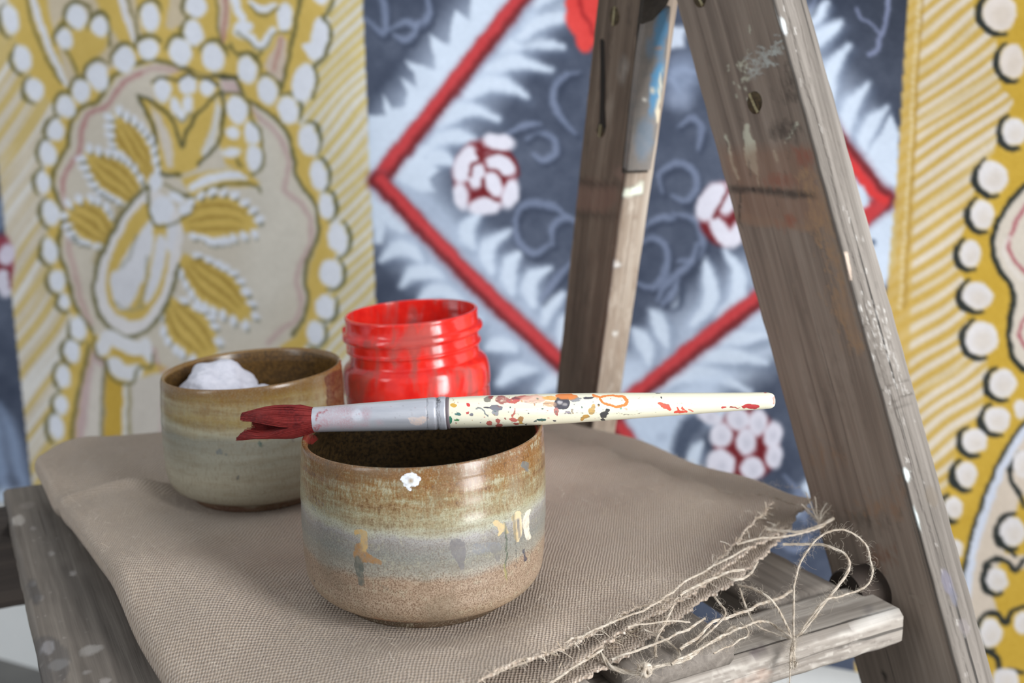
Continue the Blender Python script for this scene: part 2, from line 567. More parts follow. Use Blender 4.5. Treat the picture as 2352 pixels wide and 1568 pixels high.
cv.line([(498, -20), (500, 60), (510, 100), (528, 110)], 6, OLV, 5, .7)
# inner pearls below the arch
cv.poly([(350, 185), (420, 160), (500, 180), (505, 215), (450, 300), (417, 337), (395, 280), (355, 235)], MUS, 8)
for b in [(373, 207, 21, 28), (432, 195, 21, 22), (477, 201, 17, 20), (404, 245, 12, 22), (432, 240, 12, 22), (418, 262, 10, 16)]:
    cv.ell(*b, WHT, -8, 7)
cv.line([(350, 190), (368, 178), (395, 180), (408, 186), (430, 168), (455, 180), (478, 180), (500, 196)], 7, (80, 80, 58), 5, .9)
cv.line([(404, 268), (420, 278), (440, 262)], 6, (120, 125, 120), 5, .7)
cv.poly([(520, 215), (565, 220), (598, 300), (606, 370), (580, 400), (520, 380), (505, 330)], MUS, 8)
for b in [(545, 253, 24, 33), (579, 306, 19, 28), (584, 364, 20, 30), (534, 306, 17, 15), (532, 350, 23, 12)]:
    cv.ell(*b, WHT, -8, 7)
cv.line([(515, 215), (545, 216), (568, 232), (578, 275), (598, 300), (600, 335), (606, 370), (592, 395), (565, 398), (545, 365)], 7, OLV, 5, .8)
# V shaped petals
cv.poly([(318, 224), (350, 232), (385, 262), (404, 294), (417, 340), (450, 280), (505, 208), (515, 262), (500, 330), (455, 385), (405, 410), (364, 383), (355, 320)], MUS, 5)
cv.poly([(345, 240), (372, 270), (395, 330), (400, 385), (385, 385), (368, 330)], (214, 204, 192), 8)
cv.poly([(498, 222), (510, 260), (495, 330), (470, 370), (462, 350), (485, 290)], (214, 212, 208), 8)
for q in ([(318, 222), (344, 230), (383, 260), (402, 291), (417, 337), (430, 300), (460, 255), (508, 208)], [(321, 230), (352, 291), (358, 344), (364, 383), (384, 402), (415, 402)], [(512, 215), (514, 265), (500, 330), (455, 380)]):
    cv.line(q, 8, (82, 82, 52), 5, .9)
cv.poly([(417, 410), (470, 395), (560, 385), (600, 420), (585, 430), (500, 430), (440, 455)], MUS, 7)
cv.line([(440, 432), (480, 412), (530, 402), (565, 408)], [16, 24, 20, 10], WHT, 7); cv.line([(425, 448), (450, 452), (480, 435), (540, 420), (590, 428), (598, 440)], 8, OLV, 5, .8)


def fan(axis, halfw, col=MUS, stripes=3, dots=9, dr=(13, 8)):
    a = smooth(axis, 6); n = len(a)
    d = np.gradient(a, axis=0); d /= np.linalg.norm(d, axis=1)[:, None]; nn = np.stack([-d[:, 1], d[:, 0]], 1)
    w = np.sin(np.linspace(.25, math.pi * .93, n)) * halfw
    cv.poly(np.vstack([a + nn * w[:, None], (a - nn * w[:, None])[::-1]]), col, 7)
    for k in np.linspace(-.55, .55, stripes):
        cv.line(a[2:-3] + nn[2:-3] * (w[2:-3] * k)[:, None], [5, 9, 9, 4], (158, 128, 58), 7, .75)
    for sd in (-1, 1):
        for i in np.linspace(n * .15, n - 1, dots):
            i = int(i); p = a[i] + nn[i] * sd * (w[i] + 5)
            ad = math.degrees(math.atan2(d[i, 1] + nn[i, 1] * sd * .8, d[i, 0] + nn[i, 0] * sd * .8))
            cv.ell(p[0] + 5, p[1] + 8, 7, 5, (78, 80, 60), ad, 6, .8)
            cv.ell(p[0], p[1], dr[0], dr[1], WHT, ad, 5)


fan([(352, 420), (320, 360), (290, 310), (262, 262)], 36)
fan([(330, 470), (280, 420), (240, 390), (196, 352)], 42)
fan([(260, 560), (220, 520), (185, 495), (152, 480)], 46, dots=7)
fan([(415, 520), (470, 500), (530, 500), (590, 520)], 52)
fan([(415, 590), (470, 640), (520, 680), (575, 735)], 46)
fan([(385, 690), (420, 740), (455, 780), (490, 830)], 50, dots=7)
cv.poly([(270, 480), (320, 440), (340, 430), (300, 520), (250, 620), (215, 600)], (150, 126, 60), 20, .5)
# egg shaped medallion
egg = [(338, 428), (290, 480), (245, 560), (216, 640), (222, 710), (258, 757), (300, 774), (345, 752), (387, 690), (410, 610), (417, 520), (395, 470)]
cv.poly(egg, (226, 222, 222), 5, sm=4)
eg2 = [(300 + (x - 318) * .74 + 18, 605 + (y - 605) * .78) for x, y in egg]
cv.poly(eg2, MUS, 6, sm=4)
cv.line(egg[:9] + [(410, 610)], 10, OLV, 5, .85)
for p in ([(330, 520), (350, 500), (352, 560), (330, 640), (300, 700), (275, 690), (262, 640), (290, 580)], [(360, 540), (385, 560), (370, 640), (345, 690), (330, 690), (345, 620)], [(250, 640), (268, 620), (280, 690), (300, 705), (270, 710)], [(385, 500), (405, 520), (395, 580), (380, 560)]):
    cv.poly(p, (222, 222, 228), 8, sm=3)
for q in ([(312, 540), (300, 585), (278, 615)], [(338, 590), (334, 660), (318, 700)], [(262, 690), (290, 712), (330, 704)]):
    cv.line(q, 6, (150, 148, 130), 6, .7)
for b in [(356, 415, 15, 22, 0), (371, 482, 27, 33, 20), (406, 452, 21, 12, 25), (425, 482, 14, 16, 0)]:
    cv.ell(*b[:4], WHT, b[4], 6)
cv.line([(342, 430), (340, 470), (352, 512), (380, 518), (410, 508), (438, 490)], 7, OLV, 5, .8); cv.line([(375, 420), (400, 435), (430, 450)], 6, OLV, 5, .7)
# stem and scrolls under the medallion
cv.poly([(210, 800), (245, 830), (250, 1050), (165, 1050), (185, 900)], (196, 172, 170), 10); cv.poly([(215, 830), (240, 850), (236, 1050), (190, 1050), (205, 900)], (212, 204, 194), 10)
cv.line([(205, 790), (190, 860), (170, 960), (158, 1060)], 9, OLV, 5, .8)
cv.poly([(244, 850), (285, 870), (280, 1060), (236, 1060)], (200, 164, 70), 5)
cv.poly([(285, 880), (305, 870), (390, 850), (640, 810), (640, 1060), (288, 1060)], (208, 200, 190), 6)
cv.line([(243, 830), (236, 920), (232, 1060)], 8, (126, 122, 92), 5, .85); cv.line([(296, 880), (300, 1060)], 8, (150, 140, 100), 6, .8); cv.line([(286, 880), (286, 1060)], 8, (224, 222, 218), 5)
cv.line([(385, 850), (375, 960), (368, 1060)], 14, (196, 170, 168), 8, .7)
for q, w in (([(235, 800), (250, 775), (275, 785), (310, 800), (335, 798)], 34), ([(262, 835), (285, 855), (310, 852)], 36), ([(335, 790), (345, 820)], 26)):
    cv.line(q, w, (226, 226, 230), 7)
cv.line([(262, 808), (290, 818), (320, 820)], 9, (198, 164, 74), 5, .9)
cv.line([(216, 770), (222, 815), (243, 832), (250, 855), (272, 878), (305, 878), (318, 845), (345, 845), (354, 815)], 7, OLV, 5, .8)
cv.line([(355, 800), (370, 850), (400, 870)], 8, PNK, 6, .6)

# ---- far left blue strip
cv.ell(2, 600, 30, 60, (150, 70, 84), 0, 8); cv.ell(14, 585, 20, 26, (214, 206, 222), 20, 7); cv.ell(8, 650, 20, 34, (214, 210, 224), -10, 7); cv.line([(-10, 605), (20, 622), (24, 660)], 6, DRD, 5)
for q in ([(0, 930), (25, 990), (45, 1080), (62, 1130)], [(-30, 1000), (-5, 1080), (20, 1150)], [(0, 470), (-5, 520)], [(-60, 860), (-20, 950), (10, 1080)]):
    cv.line(q, [10, 30, 34, 18], (150, 168, 198), 22, .8)
cv.ell(20, 1150, 60, 26, (200, 214, 232), 0, 20)

# ---- blue panel
HAZ = (184, 197, 217)
bars = [[(1240, -60), (1060, 175), (868, 415)], [(868, 415), (1080, 640), (1410, 949)], [(2040, 458), (1740, 688), (1410, 949)], [(1380, 925), (1440, 1015), (1500, 1110), (1560, 1205)], [(2032, 460), (1925, 318), (1690, -20), (1640, -100)], [(1410, 949), (1200, 1120), (1050, 1260)]]
sv = (cv.rgb.copy())
for b in bars:
    cv.line(b, 190, HAZ, 80, .9, 0)
for b, off in ((bars[2], (30, 60)), (bars[3], (40, -20))):
    cv.line([(x + off[0], y + off[1]) for x, y in b], 150, (200, 213, 231), 70, .85, 0)
mk = ~m_bl
cv.rgb[mk] = sv[mk]
cv.poly([(1200, -20), (1085, -20), (1078, 45), (1045, 25), (1036, 60), (1030, 105), (1010, 92), (985, 80), (995, 120), (1000, 160), (975, 150), (930, 140), (950, 165), (958, 200), (938, 188), (922, 180), (937, 215), (928, 242), (902, 248), (880, 218),
         (884, 265), (846, 262), (844, 300), (850, 400), (872, 402), (950, 300), (1060, 165), (1150, 60)], LEAF, 9)
leaf_w = [10, 30, 30, 8]
LV = [[(1141, 147), (1175, 108), (1225, 96), (1291, 108)], [(1095, 196), (1140, 155), (1190, 142), (1264, 160)], [(1053, 239), (1100, 200), (1150, 192), (1209, 220)], [(1004, 303), (1035, 265), (1080, 250), (1144, 272)],
      [(979, 349), (1010, 322), (1050, 312), (1102, 331)], [(975, 390), (1000, 362), (1020, 362), (1040, 376)], [(1203, 66), (1240, 32), (1270, 15), (1312, 4)], [(1196, 84), (1240, 52), (1280, 40), (1315, 36)], [(1230, 10), (1270, -20), (1320, -30)],
      [(1087, 566), (1074, 545), (1075, 520), (1101, 489)], [(1129, 622), (1117, 590), (1125, 560), (1171, 531)], [(1178, 670), (1168, 640), (1172, 605), (1192, 580)], [(1222, 700), (1214, 665), (1225, 635), (1264, 614)],
      [(1251, 740), (1262, 705), (1275, 690), (1293, 674)], [(1290, 790), (1296, 750), (1305, 720)],
      [(967, 597), (940, 572), (910, 572), (876, 597)], [(1016, 642), (985, 624), (950, 628), (922, 655)], [(1060, 690), (1020, 668), (990, 672), (965, 690)], [(1100, 735), (1060, 715), (1030, 720), (1000, 740)], [(1180, 800), (1150, 790), (1120, 800)],
      [(1594, 741), (1628, 700), (1632, 650), (1617, 592)], [(1652, 725), (1690, 690), (1696, 630), (1667, 577)], [(1530, 790), (1520, 760), (1510, 735), (1495, 712)], [(1490, 830), (1482, 795), (1472, 775), (1457, 757)],
      [(1600, 800), (1650, 785), (1710, 775), (1770, 768)], [(1560, 850), (1620, 822), (1690, 818), (1760, 832)], [(1520, 890), (1580, 860), (1650, 865), (1720, 900)], [(1600, 960), (1650, 950), (1690, 930)],
      [(1906, 252), (1902, 200), (1912, 150), (1948, 103)], [(1944, 322), (1946, 275), (1960, 235), (1994, 195)], [(1985, 345), (1988, 310), (2005, 280), (2036, 249)], [(1840, 70), (1870, 40), (1899, 8)], [(1858, 110), (1890, 80), (1930, 52)],
      [(1560, 1000), (1530, 1030), (1545, 1075), (1575, 1100)], [(1560, 1090), (1580, 1050), (1605, 1020)], [(1700, 1120), (1660, 1110), (1630, 1130)], [(1800, 1180), (1840, 1150), (1860, 1100)],
      [(1150, 880), (1180, 850), (1230, 850)], [(1240, 900), (1280, 870), (1300, 900)], [(1420, 1010), (1470, 1020), (1500, 1060)]]
for q in LV:
    dx = 8
    cv.line([(x + dx + 4, y + 14) for x, y in q], [8, 40, 40, 12], (96, 108, 130), 24, .55)
    cv.line(q, [30, 52, 44, 12], (178, 192, 213), 20, .8)
    cv.line(q, [16, 34, 32, 9], LEAF, 12)
cv.poly([(900, 402), (975, 332), (1004, 330), (975, 365), (1010, 392), (985, 410), (1000, 440), (965, 440), (935, 425)], LEAF, 9)
cv.poly([(872, 425), (930, 497), (960, 520), (925, 540), (885, 515), (878, 560), (860, 560), (853, 440)], LEAF, 9)
cv.poly([(2048, 262), (2064, 306), (2061, 421), (2025, 440), (1985, 363), (2012, 320)], LEAF, 8)
cv.poly([(2044, 467), (2060, 497), (2056, 610), (2032, 655), (2010, 640), (1970, 500), (1990, 510)], LEAF, 8)
cv.ell(2005, 556, 7, 9, (90, 104, 126), 0, 6)
cv.ell(1520, 1005, 12, 12, (130, 142, 165), 0, 14)
cv.ell(1552, 680, 22, 34, (62, 72, 92), 12, 14, .8); cv.ell(1550, 682, 11, 24, LEAF, 14, 7)
cv.poly([(1420, 1000), (1600, 860), (1690, 850), (1620, 930), (1520, 1060), (1470, 1050)], (196, 210, 230), 30, .75)
cv.line([(1635, 950), (1590, 975), (1565, 1030), (1580, 1090)], [20, 44, 40, 16], (74, 84, 104), 18, .9)
cv.line([(1590, 1085), (1592, 1050), (1612, 1015)], [30, 28, 8], LEAF, 10)
# curling tendrils
TEN = (124, 135, 160)
SW = [[(1330, 165), (1297, 172), (1275, 200), (1272, 240), (1292, 275), (1322, 305)], [(1210, 320), (1235, 300), (1270, 318), (1275, 350), (1250, 368), (1225, 355)], [(1180, 510), (1205, 470), (1260, 470), (1310, 500)],
      [(1185, 500), (1190, 550), (1225, 580), (1262, 560)], [(1270, 560), (1270, 520), (1300, 500), (1330, 515)], [(1320, 590), (1280, 640), (1240, 690)], [(1160, 310), (1200, 290), (1240, 285)],
      [(1520, 440), (1515, 400), (1550, 375), (1590, 390), (1600, 430), (1575, 460), (1545, 448)], [(1545, 490), (1590, 500), (1612, 540), (1600, 590), (1560, 600)], [(1470, 560), (1500, 545), (1530, 570), (1530, 620), (1500, 660), (1465, 650)],
      [(1600, 560), (1580, 610), (1530, 650), (1510, 690)], [(1560, 640), (1545, 670), (1520, 700)], [(1480, 520), (1520, 500), (1550, 500)], [(1560, 290), (1590, 270), (1612, 300), (1605, 340)], [(1560, 210), (1545, 180), (1560, 160), (1600, 170)],
      [(840, 45), (880, 75), (885, 20), (870, -20)], [(890, 70), (930, 50), (960, 60), (985, 30), (980, -20)], [(1855, 30), (1880, -20)], [(960, 50), (940, 90), (905, 80)], [(1800, 1090), (1840, 1140), (1850, 1200)], [(1860, 1230), (1830, 1260), (1790, 1250)]]
for q in SW:
    cv.line([(x + 7, y + 10) for x, y in q], [8, 20, 20, 8], (58, 66, 84), 13, .75)
    cv.line(q, [6, 16, 18, 8], TEN, 9, .9)
for q, w in (([(2040, -10), (2036, 50), (2020, 90), (2015, 115), (1996, 126)], 9), ([(2020, 75), (1995, 50), (1975, 38), (1968, 18)], 6)):
    cv.line(q, w, (138, 146, 176), 6, .9)
cv.ell(1565, 175, 40, 50, (150, 164, 190), 20, 40, .8); cv.ell(1560, 230, 30, 26, (160, 172, 196), 0, 26, .7); cv.poly([(1535, 60), (1575, 60), (1570, 110), (1530, 112)], (206, 216, 232), 12)
# red bars with a darker lower edge
for b, dk in zip(bars, ((9, 7), (-8, 6), (8, 10), (-8, 8), (10, -8), (8, 8))):
    cv.line(b, 46, (120, 70, 84), 22, .55, 0)
    cv.line(b, 36, DRD, 10, 1, 0)
    cv.line([(x - dk[0] * .7, y - dk[1] * .7) for x, y in b], 23, RED, 11, 1, 0)
cv.line([(2035, 462), (1985, 510)], 20, RED, 8, 1, 0); cv.line([(1960, 380), (2000, 440), (2035, 462)], 18, (214, 62, 62), 8, 1, 0)
cv.poly([(1955, 410), (1985, 430), (1995, 470), (1975, 490)], LEAF, 8)
# roses
for c0, rr in (((1114, 402), (74, 82)), ((1665, 490), (62, 74)), ((1715, 1020), (74, 84))):
    cv.ell(c0[0], c0[1], rr[0], rr[1], (116, 36, 42), 0, 12)
for b in [(1144, 326, 38, 20, 8), (1069, 378, 26, 46, 22), (1150, 378, 40, 22, 25), (1094, 404, 20, 32, 8), (1134, 424, 19, 34, -18), (1172, 446, 19, 36, 14), (1114, 474, 40, 20, -5), (1060, 450, 17, 32, -8),
          (1633, 462, 27, 52, 32), (1656, 532, 20, 44, -35), (1674, 466, 16, 32, 25), (1690, 540, 16, 30, 10), (1690, 420, 22, 14, 0),
          (1696, 963, 27, 25, 0), (1740, 969, 22, 33, 10), (1776, 998, 22, 33, 10), (1778, 1047, 20, 29, 8), (1728, 1076, 27, 27, 0), (1656, 1067, 33, 36, 0), (1713, 1015, 23, 33, -8), (1657, 1000, 25, 29, 10), (1630, 955, 36, 16, 25), (1680, 1120, 36, 18, -15)]:
    cv.ell(b[0], b[1], b[2], b[3], (224, 222, 234), b[4], 8)
    if b[1] > 900: cv.ell(b[0] + 2, b[1] + 3, 7, 10, (186, 186, 200), 0, 14, .6)
for q in ([(1098, 350), (1110, 362), (1150, 352), (1180, 366), (1192, 400)], [(1078, 405), (1084, 380), (1104, 368)], [(1110, 410), (1112, 440), (1130, 458), (1148, 460)], [(1118, 388), (1145, 395), (1160, 420)], [(1640, 500), (1655, 470), (1670, 440)]):
    cv.line(q, 7, (110, 30, 34), 6)
# orange red bloom half behind the ladder
for b in [(1335, 40, 36, 44), (1345, 92, 22, 30), (1325, 8, 28, 30), (1370, 40, 34, 60)]:
    cv.ell(*b, (226, 74, 70), 0, 8)
cv.line([(1330, -10), (1340, 30), (1355, 52), (1362, 80)], 8, (160, 40, 44), 7, .8)

# ---- right yellow panel
yb = np.clip((2118 - .03 * Y - X) / 10, 0, 1) * m_y2
cv.rgb = cv.rgb * (1 - .75 * yb[..., None]) + np.array((198, 164, 84)) * .75 * yb[..., None]
mot = [(2235, -30), (2240, 30), (2290, 80), (2285, 140), (2300, 200), (2330, 230), (2310, 265), (2300, 310), (2270, 370), (2242, 420), (2225, 490), (2200, 560), (2196, 600), (2215, 645), (2210, 690), (2220, 730), (2230, 790), (2270, 830),
       (2262, 900), (2255, 960), (2205, 990), (2196, 1030), (2185, 1090), (2165, 1160), (2160, 1260), (2200, 1400), (2220, 1600), (2720, 1600), (2720, -30)]
cv.poly(mot, (198, 162, 62), 5)
cv.poly([(2720, 420), (2352, 430), (2310, 480), (2285, 530), (2282, 580), (2302, 625), (2324, 660), (2327, 700), (2318, 760), (2323, 800), (2342, 840), (2400, 870), (2720, 860)], (212, 202, 188), 5)
cv.line([(2420, 400), (2352, 428), (2310, 480), (2285, 530), (2281, 580), (2300, 625), (2323, 660), (2326, 700), (2316, 760), (2320, 800), (2340, 840), (2400, 875)], 13, (46, 50, 44), 4)
cv.line([(2420, 440), (2360, 470), (2330, 520), (2318, 565), (2335, 605), (2370, 640)], 9, (172, 96, 104), 4, .9); cv.line([(2375, 700), (2345, 750), (2350, 790), (2380, 820)], 9, (172, 96, 104), 4, .9)
cv.line([(2320, 545), (2305, 575), (2320, 610), (2345, 640)], 10, (222, 214, 206), 5, .8)
cv.poly([(2400, 940), (2345, 995), (2305, 1060), (2275, 1130), (2245, 1220), (2222, 1320), (2214, 1420), (2230, 1600), (2720, 1600), (2720, 940)], (208, 194, 178), 5)
cv.poly([(2345, 1130), (2330, 1180), (2300, 1240), (2310, 1270), (2360, 1275), (2420, 1200)], (198, 162, 62), 5); cv.poly([(2270, 1330), (2300, 1290), (2340, 1310), (2360, 1300), (2420, 1300), (2420, 1600), (2230, 1600), (2240, 1440), (2290, 1400)], (198, 162, 62), 6)
cv.line([(2400, 950), (2345, 1000), (2306, 1065), (2276, 1135), (2246, 1225), (2224, 1320), (2215, 1400)], 20, (206, 212, 226), 6)
cv.line([(2385, 945), (2332, 995), (2294, 1060), (2264, 1130), (2234, 1220), (2212, 1320), (2203, 1400)], 9, (56, 58, 50), 4)
for q in ([(2300, 1360), (2270, 1330), (2262, 1300), (2285, 1285), (2312, 1290), (2332, 1310), (2352, 1285), (2390, 1270)], [(2240, 1440), (2262, 1410), (2292, 1410), (2312, 1430), (2330, 1400), (2380, 1390)], [(2340, 1040), (2322, 1070), (2322, 1100), (2345, 1140), (2350, 1165)], [(2300, 1215), (2292, 1230), (2310, 1250), (2330, 1275)],
          [(2292, 1210), (2300, 1190), (2330, 1180)], [(2255, 1490), (2290, 1510), (2300, 1560)], [(2285, 1560), (2310, 1540), (2350, 1545)]):
    cv.line(q, [7, 12, 12, 8], (44, 48, 46), 4)
rb = [(2296, 30, 40, 42), (2327, 141, 30, 40), (2331, 302, 28, 33), (2281, 407, 34, 38), (2256, 492, 27, 33), (2229, 583, 24, 32), (2245, 679, 35, 32), (2255, 777, 37, 40), (2304, 880, 31, 33), (2290, 963, 30, 30), (2239, 1012, 28, 29), (2220, 1090, 25, 30),
      (2189, 1165, 21, 26), (2196, 1260, 16, 22), (2327, 1221, 30, 32), (2290, 1330, 25, 27), (2276, 1453, 26, 34), (2348, 1065, 22, 30), (2350, 1430, 20, 26), (2345, 940, 16, 22), (2310, 1560, 30, 26), (2400, 200, 30, 36), (2420, 1000, 30, 36), (2440, 60, 36, 40)]
for (bx_, by_, rx, ry) in rb[:13] + rb[14:17]:
    a0 = math.radians(165)
    pts = [(bx_ + (rx + 8) * math.cos(a0 + t), by_ + (ry + 7) * math.sin(a0 + t)) for t in np.linspace(-1.6, 1.4, 10)]
    cv.line(pts, [6, 13, 18, 17, 12, 7], (44, 48, 46), 4)
for i, (bx_, by_, rx, ry) in enumerate(rb):
    cv.ell(bx_, by_, rx, ry, (224, 214, 206) if by_ < 200 else (222, 218, 218), 0, 5)
    cv.ell(bx_ + 4, by_ + 6, rx * .6, ry * .6, (204, 190, 172), 20, 20, .45)
# stitched seam line
for yy in np.arange(-200, 700, 16):
    xx = 2117 - .058 * yy
    cv.line([(xx + 2, yy), (xx + 1, yy + 11)], 5, (164, 130, 60), 4, .75, 0); cv.line([(xx - 8, yy + 4), (xx - 9, yy + 11)], 6, (222, 208, 176), 4, .8, 0)
fin_noise = (vnoise(X, Y, 5, 71) - .5) * 10 + (vnoise(X, Y, 60, 72) - .5) * 8
cv.rgb = np.clip(cv.rgb + fin_noise[..., None], 0, 255)

hang = thing('painted_wall_hanging', tuple(WALL_P + np.array([.5, -.22, -.28])), 'painted fabric wall hanging with mustard medallion panels around a slate blue diamond panel', 'wall hanging')
M_hang = m_paint('painted_canvas', .85)
sp = .00145


def wall_a(px, py):
    return (onpl(px, py, WALL_P, WALL_N) - WALL_P) @ WALL_E


z_top = .62; z_bot = -.262
zs = np.arange(z_bot, z_top, sp)
seams = [[], [], []]
for z in zs:
    for k in range(3):
        lo, hi = -1., 1.6
        # the seam is straight on the cloth: two design points fix it
        pass
pts_seam = []
for k, ys in ((0, (300, 1000)), (1, (50, 650)), (2, (50, 600))):
    q = [onpl(float(edge_x(np.array(y_), k)), y_, WALL_P, WALL_N) for y_ in ys]
    aa = [(p - WALL_P) @ WALL_E for p in q]; zz = [p[2] for p in q]
    pts_seam.append((aa, zz))


def seam_a(k, z):
    (a0, a1), (z0, z1) = pts_seam[k]
    return a0 + (a1 - a0) * (z - z0) / (z1 - z0)


a_l = wall_a(-320, 500); a_r = wall_a(2680, 500)
names = ['blue_panel', 'yellow_panel', 'blue_panel', 'yellow_panel']
plabels = ['narrow slate blue panel at the left edge', 'mustard and cream panel with a beaded medallion', 'slate blue panel with red diamond lattice and white leaves', 'mustard hatched panel with dark outlined beads']
for k in range(4):
    Z_ = zs[:, None]
    A0 = np.full_like(Z_, a_l) if k == 0 else seam_a(k - 1, Z_)
    A1 = np.full_like(Z_, a_r) if k == 3 else seam_a(k, Z_)
    nc = int((A1 - A0).max() / sp) + 2
    tt = np.linspace(0, 1, nc)[None, :]
    A = A0 + (A1 - A0) * tt
    ZZ = Z_ + 0 * A
    dep = .004 * np.sin(A * 9 + .7) + .003 * np.sin(A * 21 + ZZ * 3) + .002 * np.sin(ZZ * 13 + A * 5)
    P = WALL_P + A[..., None] * WALL_E + dep[..., None] * WALL_N
    P[..., 2] = ZZ
    P = P.reshape(-1, 3)
    px, py, _ = proj(P)
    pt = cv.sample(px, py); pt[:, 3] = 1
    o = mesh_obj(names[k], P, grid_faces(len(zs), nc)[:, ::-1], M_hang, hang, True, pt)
    o['label'] = plabels[k]
del cv

# ------------------------------------------------------------------ stepladder
YAW = math.radians(28)
ER = np.array([math.cos(YAW), math.sin(YAW), 0]); ES = np.array([-math.sin(YAW), math.cos(YAW), 0]); EZ = np.array([0, 0, 1.])


def RS(r, s_, z):
    return ER * r + ES * s_ + EZ * z


WM = {}


def wood_bar(name, P, ux, uy, uz, w, t, L, mat, parent, nw=6, nt=4, nl=12, bev=.0015, paintcv=None, face=None, wear=.0004, seed=0, label=None):
    """board with origin P, section w (ux) by t (uy), length L along uz; object space z = grain"""
    def side(n, a, b): return [a + (b - a) * i / n for i in range(n)]
    sec = []
    fid = []
    for (a, b, n, f_) in (((bev, 0), (w - bev, 0), nw, 0), ((w, bev), (w, t - bev), nt, 1), ((w - bev, t), (bev, t), nw, 2), ((0, t - bev), (0, bev), nt, 3)):
        for i in range(n + 1):
            k = i / n
            sec.append((a[0] + (b[0] - a[0]) * k, a[1] + (b[1] - a[1]) * k)); fid.append(f_)
    sec = np.array(sec); m = len(sec)
    zz = np.r_[0, bev, np.linspace(bev, L - bev, nl + 1)[1:-1], L - bev, L]
    V = []
    cen = np.array([w / 2, t / 2])
    for i, z in enumerate(zz):
        k = 1 if 0 < i < len(zz) - 1 else 1 - 2 * bev / min(w, t)
        q = cen + (sec - cen) * k
        V.append(np.c_[q, np.full(m, z)])
    V = np.vstack(V)
    F_ = np.tile(fid, len(zz))
    if wear:
        dn = (vnoise(V[:, 2] * 1000 + seed * 57, (V[:, 0] + 2 * V[:, 1]) * 1000, 9, seed) - .5) * 2 * wear
        cd = V[:, :2] - cen; cd /= np.linalg.norm(cd, axis=1)[:, None] + 1e-9
        V[:, :2] += cd * dn[:, None]
    if np.dot(np.cross(ux, uy), uz) < 0:          # keep the local frame right-handed: run along the length the other way
        V[:, 2] = L - V[:, 2]
        P = np.asarray(P) + uz * L
        uz = -uz
    R = np.stack([ux, uy, uz], 1)
    Wd = V @ R.T + np.asarray(P)
    fc = (grid_faces(len(zz), m, True), [list(range(m))[::-1], [(len(zz) - 1) * m + k for k in range(m)]])
    paint = np.zeros((len(V), 4))
    if paintcv is not None:
        px, py, _ = proj(Wd)
        paint = paintcv.sample(px, py)
        if face is not None: paint[~np.isin(F_, face), 3] = 0
    # local-space mesh so that the grain follows the board
    me_o = mesh_obj(name, V, fc, mat, None, True, paint)
    me_o.parent = parent
    M4 = Matrix(np.vstack([np.c_[R, np.asarray(P)], [0, 0, 0, 1]]).tolist())
    WM[me_o.name] = M4
    pm = WM.get(parent.name, Matrix.Translation(parent.location))
    me_o.matrix_local = pm.inverted() @ M4
    if label: me_o['label'] = label
    return me_o


M_dark = m_wood('dark_weathered_wood', S(108, 95, 85), S(143, 128, 115), S(164, 150, 137), .7, .5, .85)
M_edge = m_wood('grey_weathered_wood', S(112, 103, 94), S(160, 151, 141), S(190, 182, 172), 1., .8, .75)
M_slat = m_wood('grey_brown_wood', S(88, 80, 73), S(122, 113, 104), S(148, 139, 129), .8, .4, .75)
M_rear = m_wood('brown_old_wood', S(80, 64, 52), S(114, 97, 82), S(142, 126, 110), .8, .45, .7)
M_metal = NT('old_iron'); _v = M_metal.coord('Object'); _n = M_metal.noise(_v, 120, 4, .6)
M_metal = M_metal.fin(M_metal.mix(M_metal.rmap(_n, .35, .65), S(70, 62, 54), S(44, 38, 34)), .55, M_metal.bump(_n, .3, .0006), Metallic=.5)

lad = thing('stepladder', tuple(RS(.25, .5, FLOOR_Z - .04)), 'old weathered wooden folding stepladder holding the burlap and paint pots', 'stepladder')
FZ = FLOOR_Z
# marks on the front leg
lc = Canvas(1480, -60, 2290, 1640, 2.0, None, wob=7)
CRP = (206, 205, 184)
for q, w in (([(1712, 290), (1718, 330), (1724, 372), (1735, 400)], [10, 20, 22, 8]), ([(1716, 300), (1732, 340), (1738, 395)], [4, 9, 6]), ([(1664, 310), (1676, 350), (1692, 408)], [4, 6, 8]), ([(1735, 395), (1742, 430)], [5, 3]), ([(1777, 345), (1784, 366)], [5, 9]), ([(1800, 335), (1815, 312), (1830, 285)], [3, 5, 9]), ([(1722, 58), (1722, 76)], [3, 5])):
    lc.line(q, w, CRP, 3, .95)
r2 = random.Random(3)
for _ in range(90):
    t_ = r2.random(); x = 1712 + 80 * t_ + r2.gauss(0, 8); y = 165 - 62 * t_ + r2.gauss(0, 14)
    lc.line([(x, y), (x + r2.uniform(4, 16), y + r2.uniform(-5, 2))], r2.uniform(2, 4), (186, 190, 184), 3, .7)
for _ in range(24):
    lc.ell(1705 + r2.gauss(0, 14), 175 + r2.gauss(0, 26), 2.4, 4, CRP, 0, 3, .8)
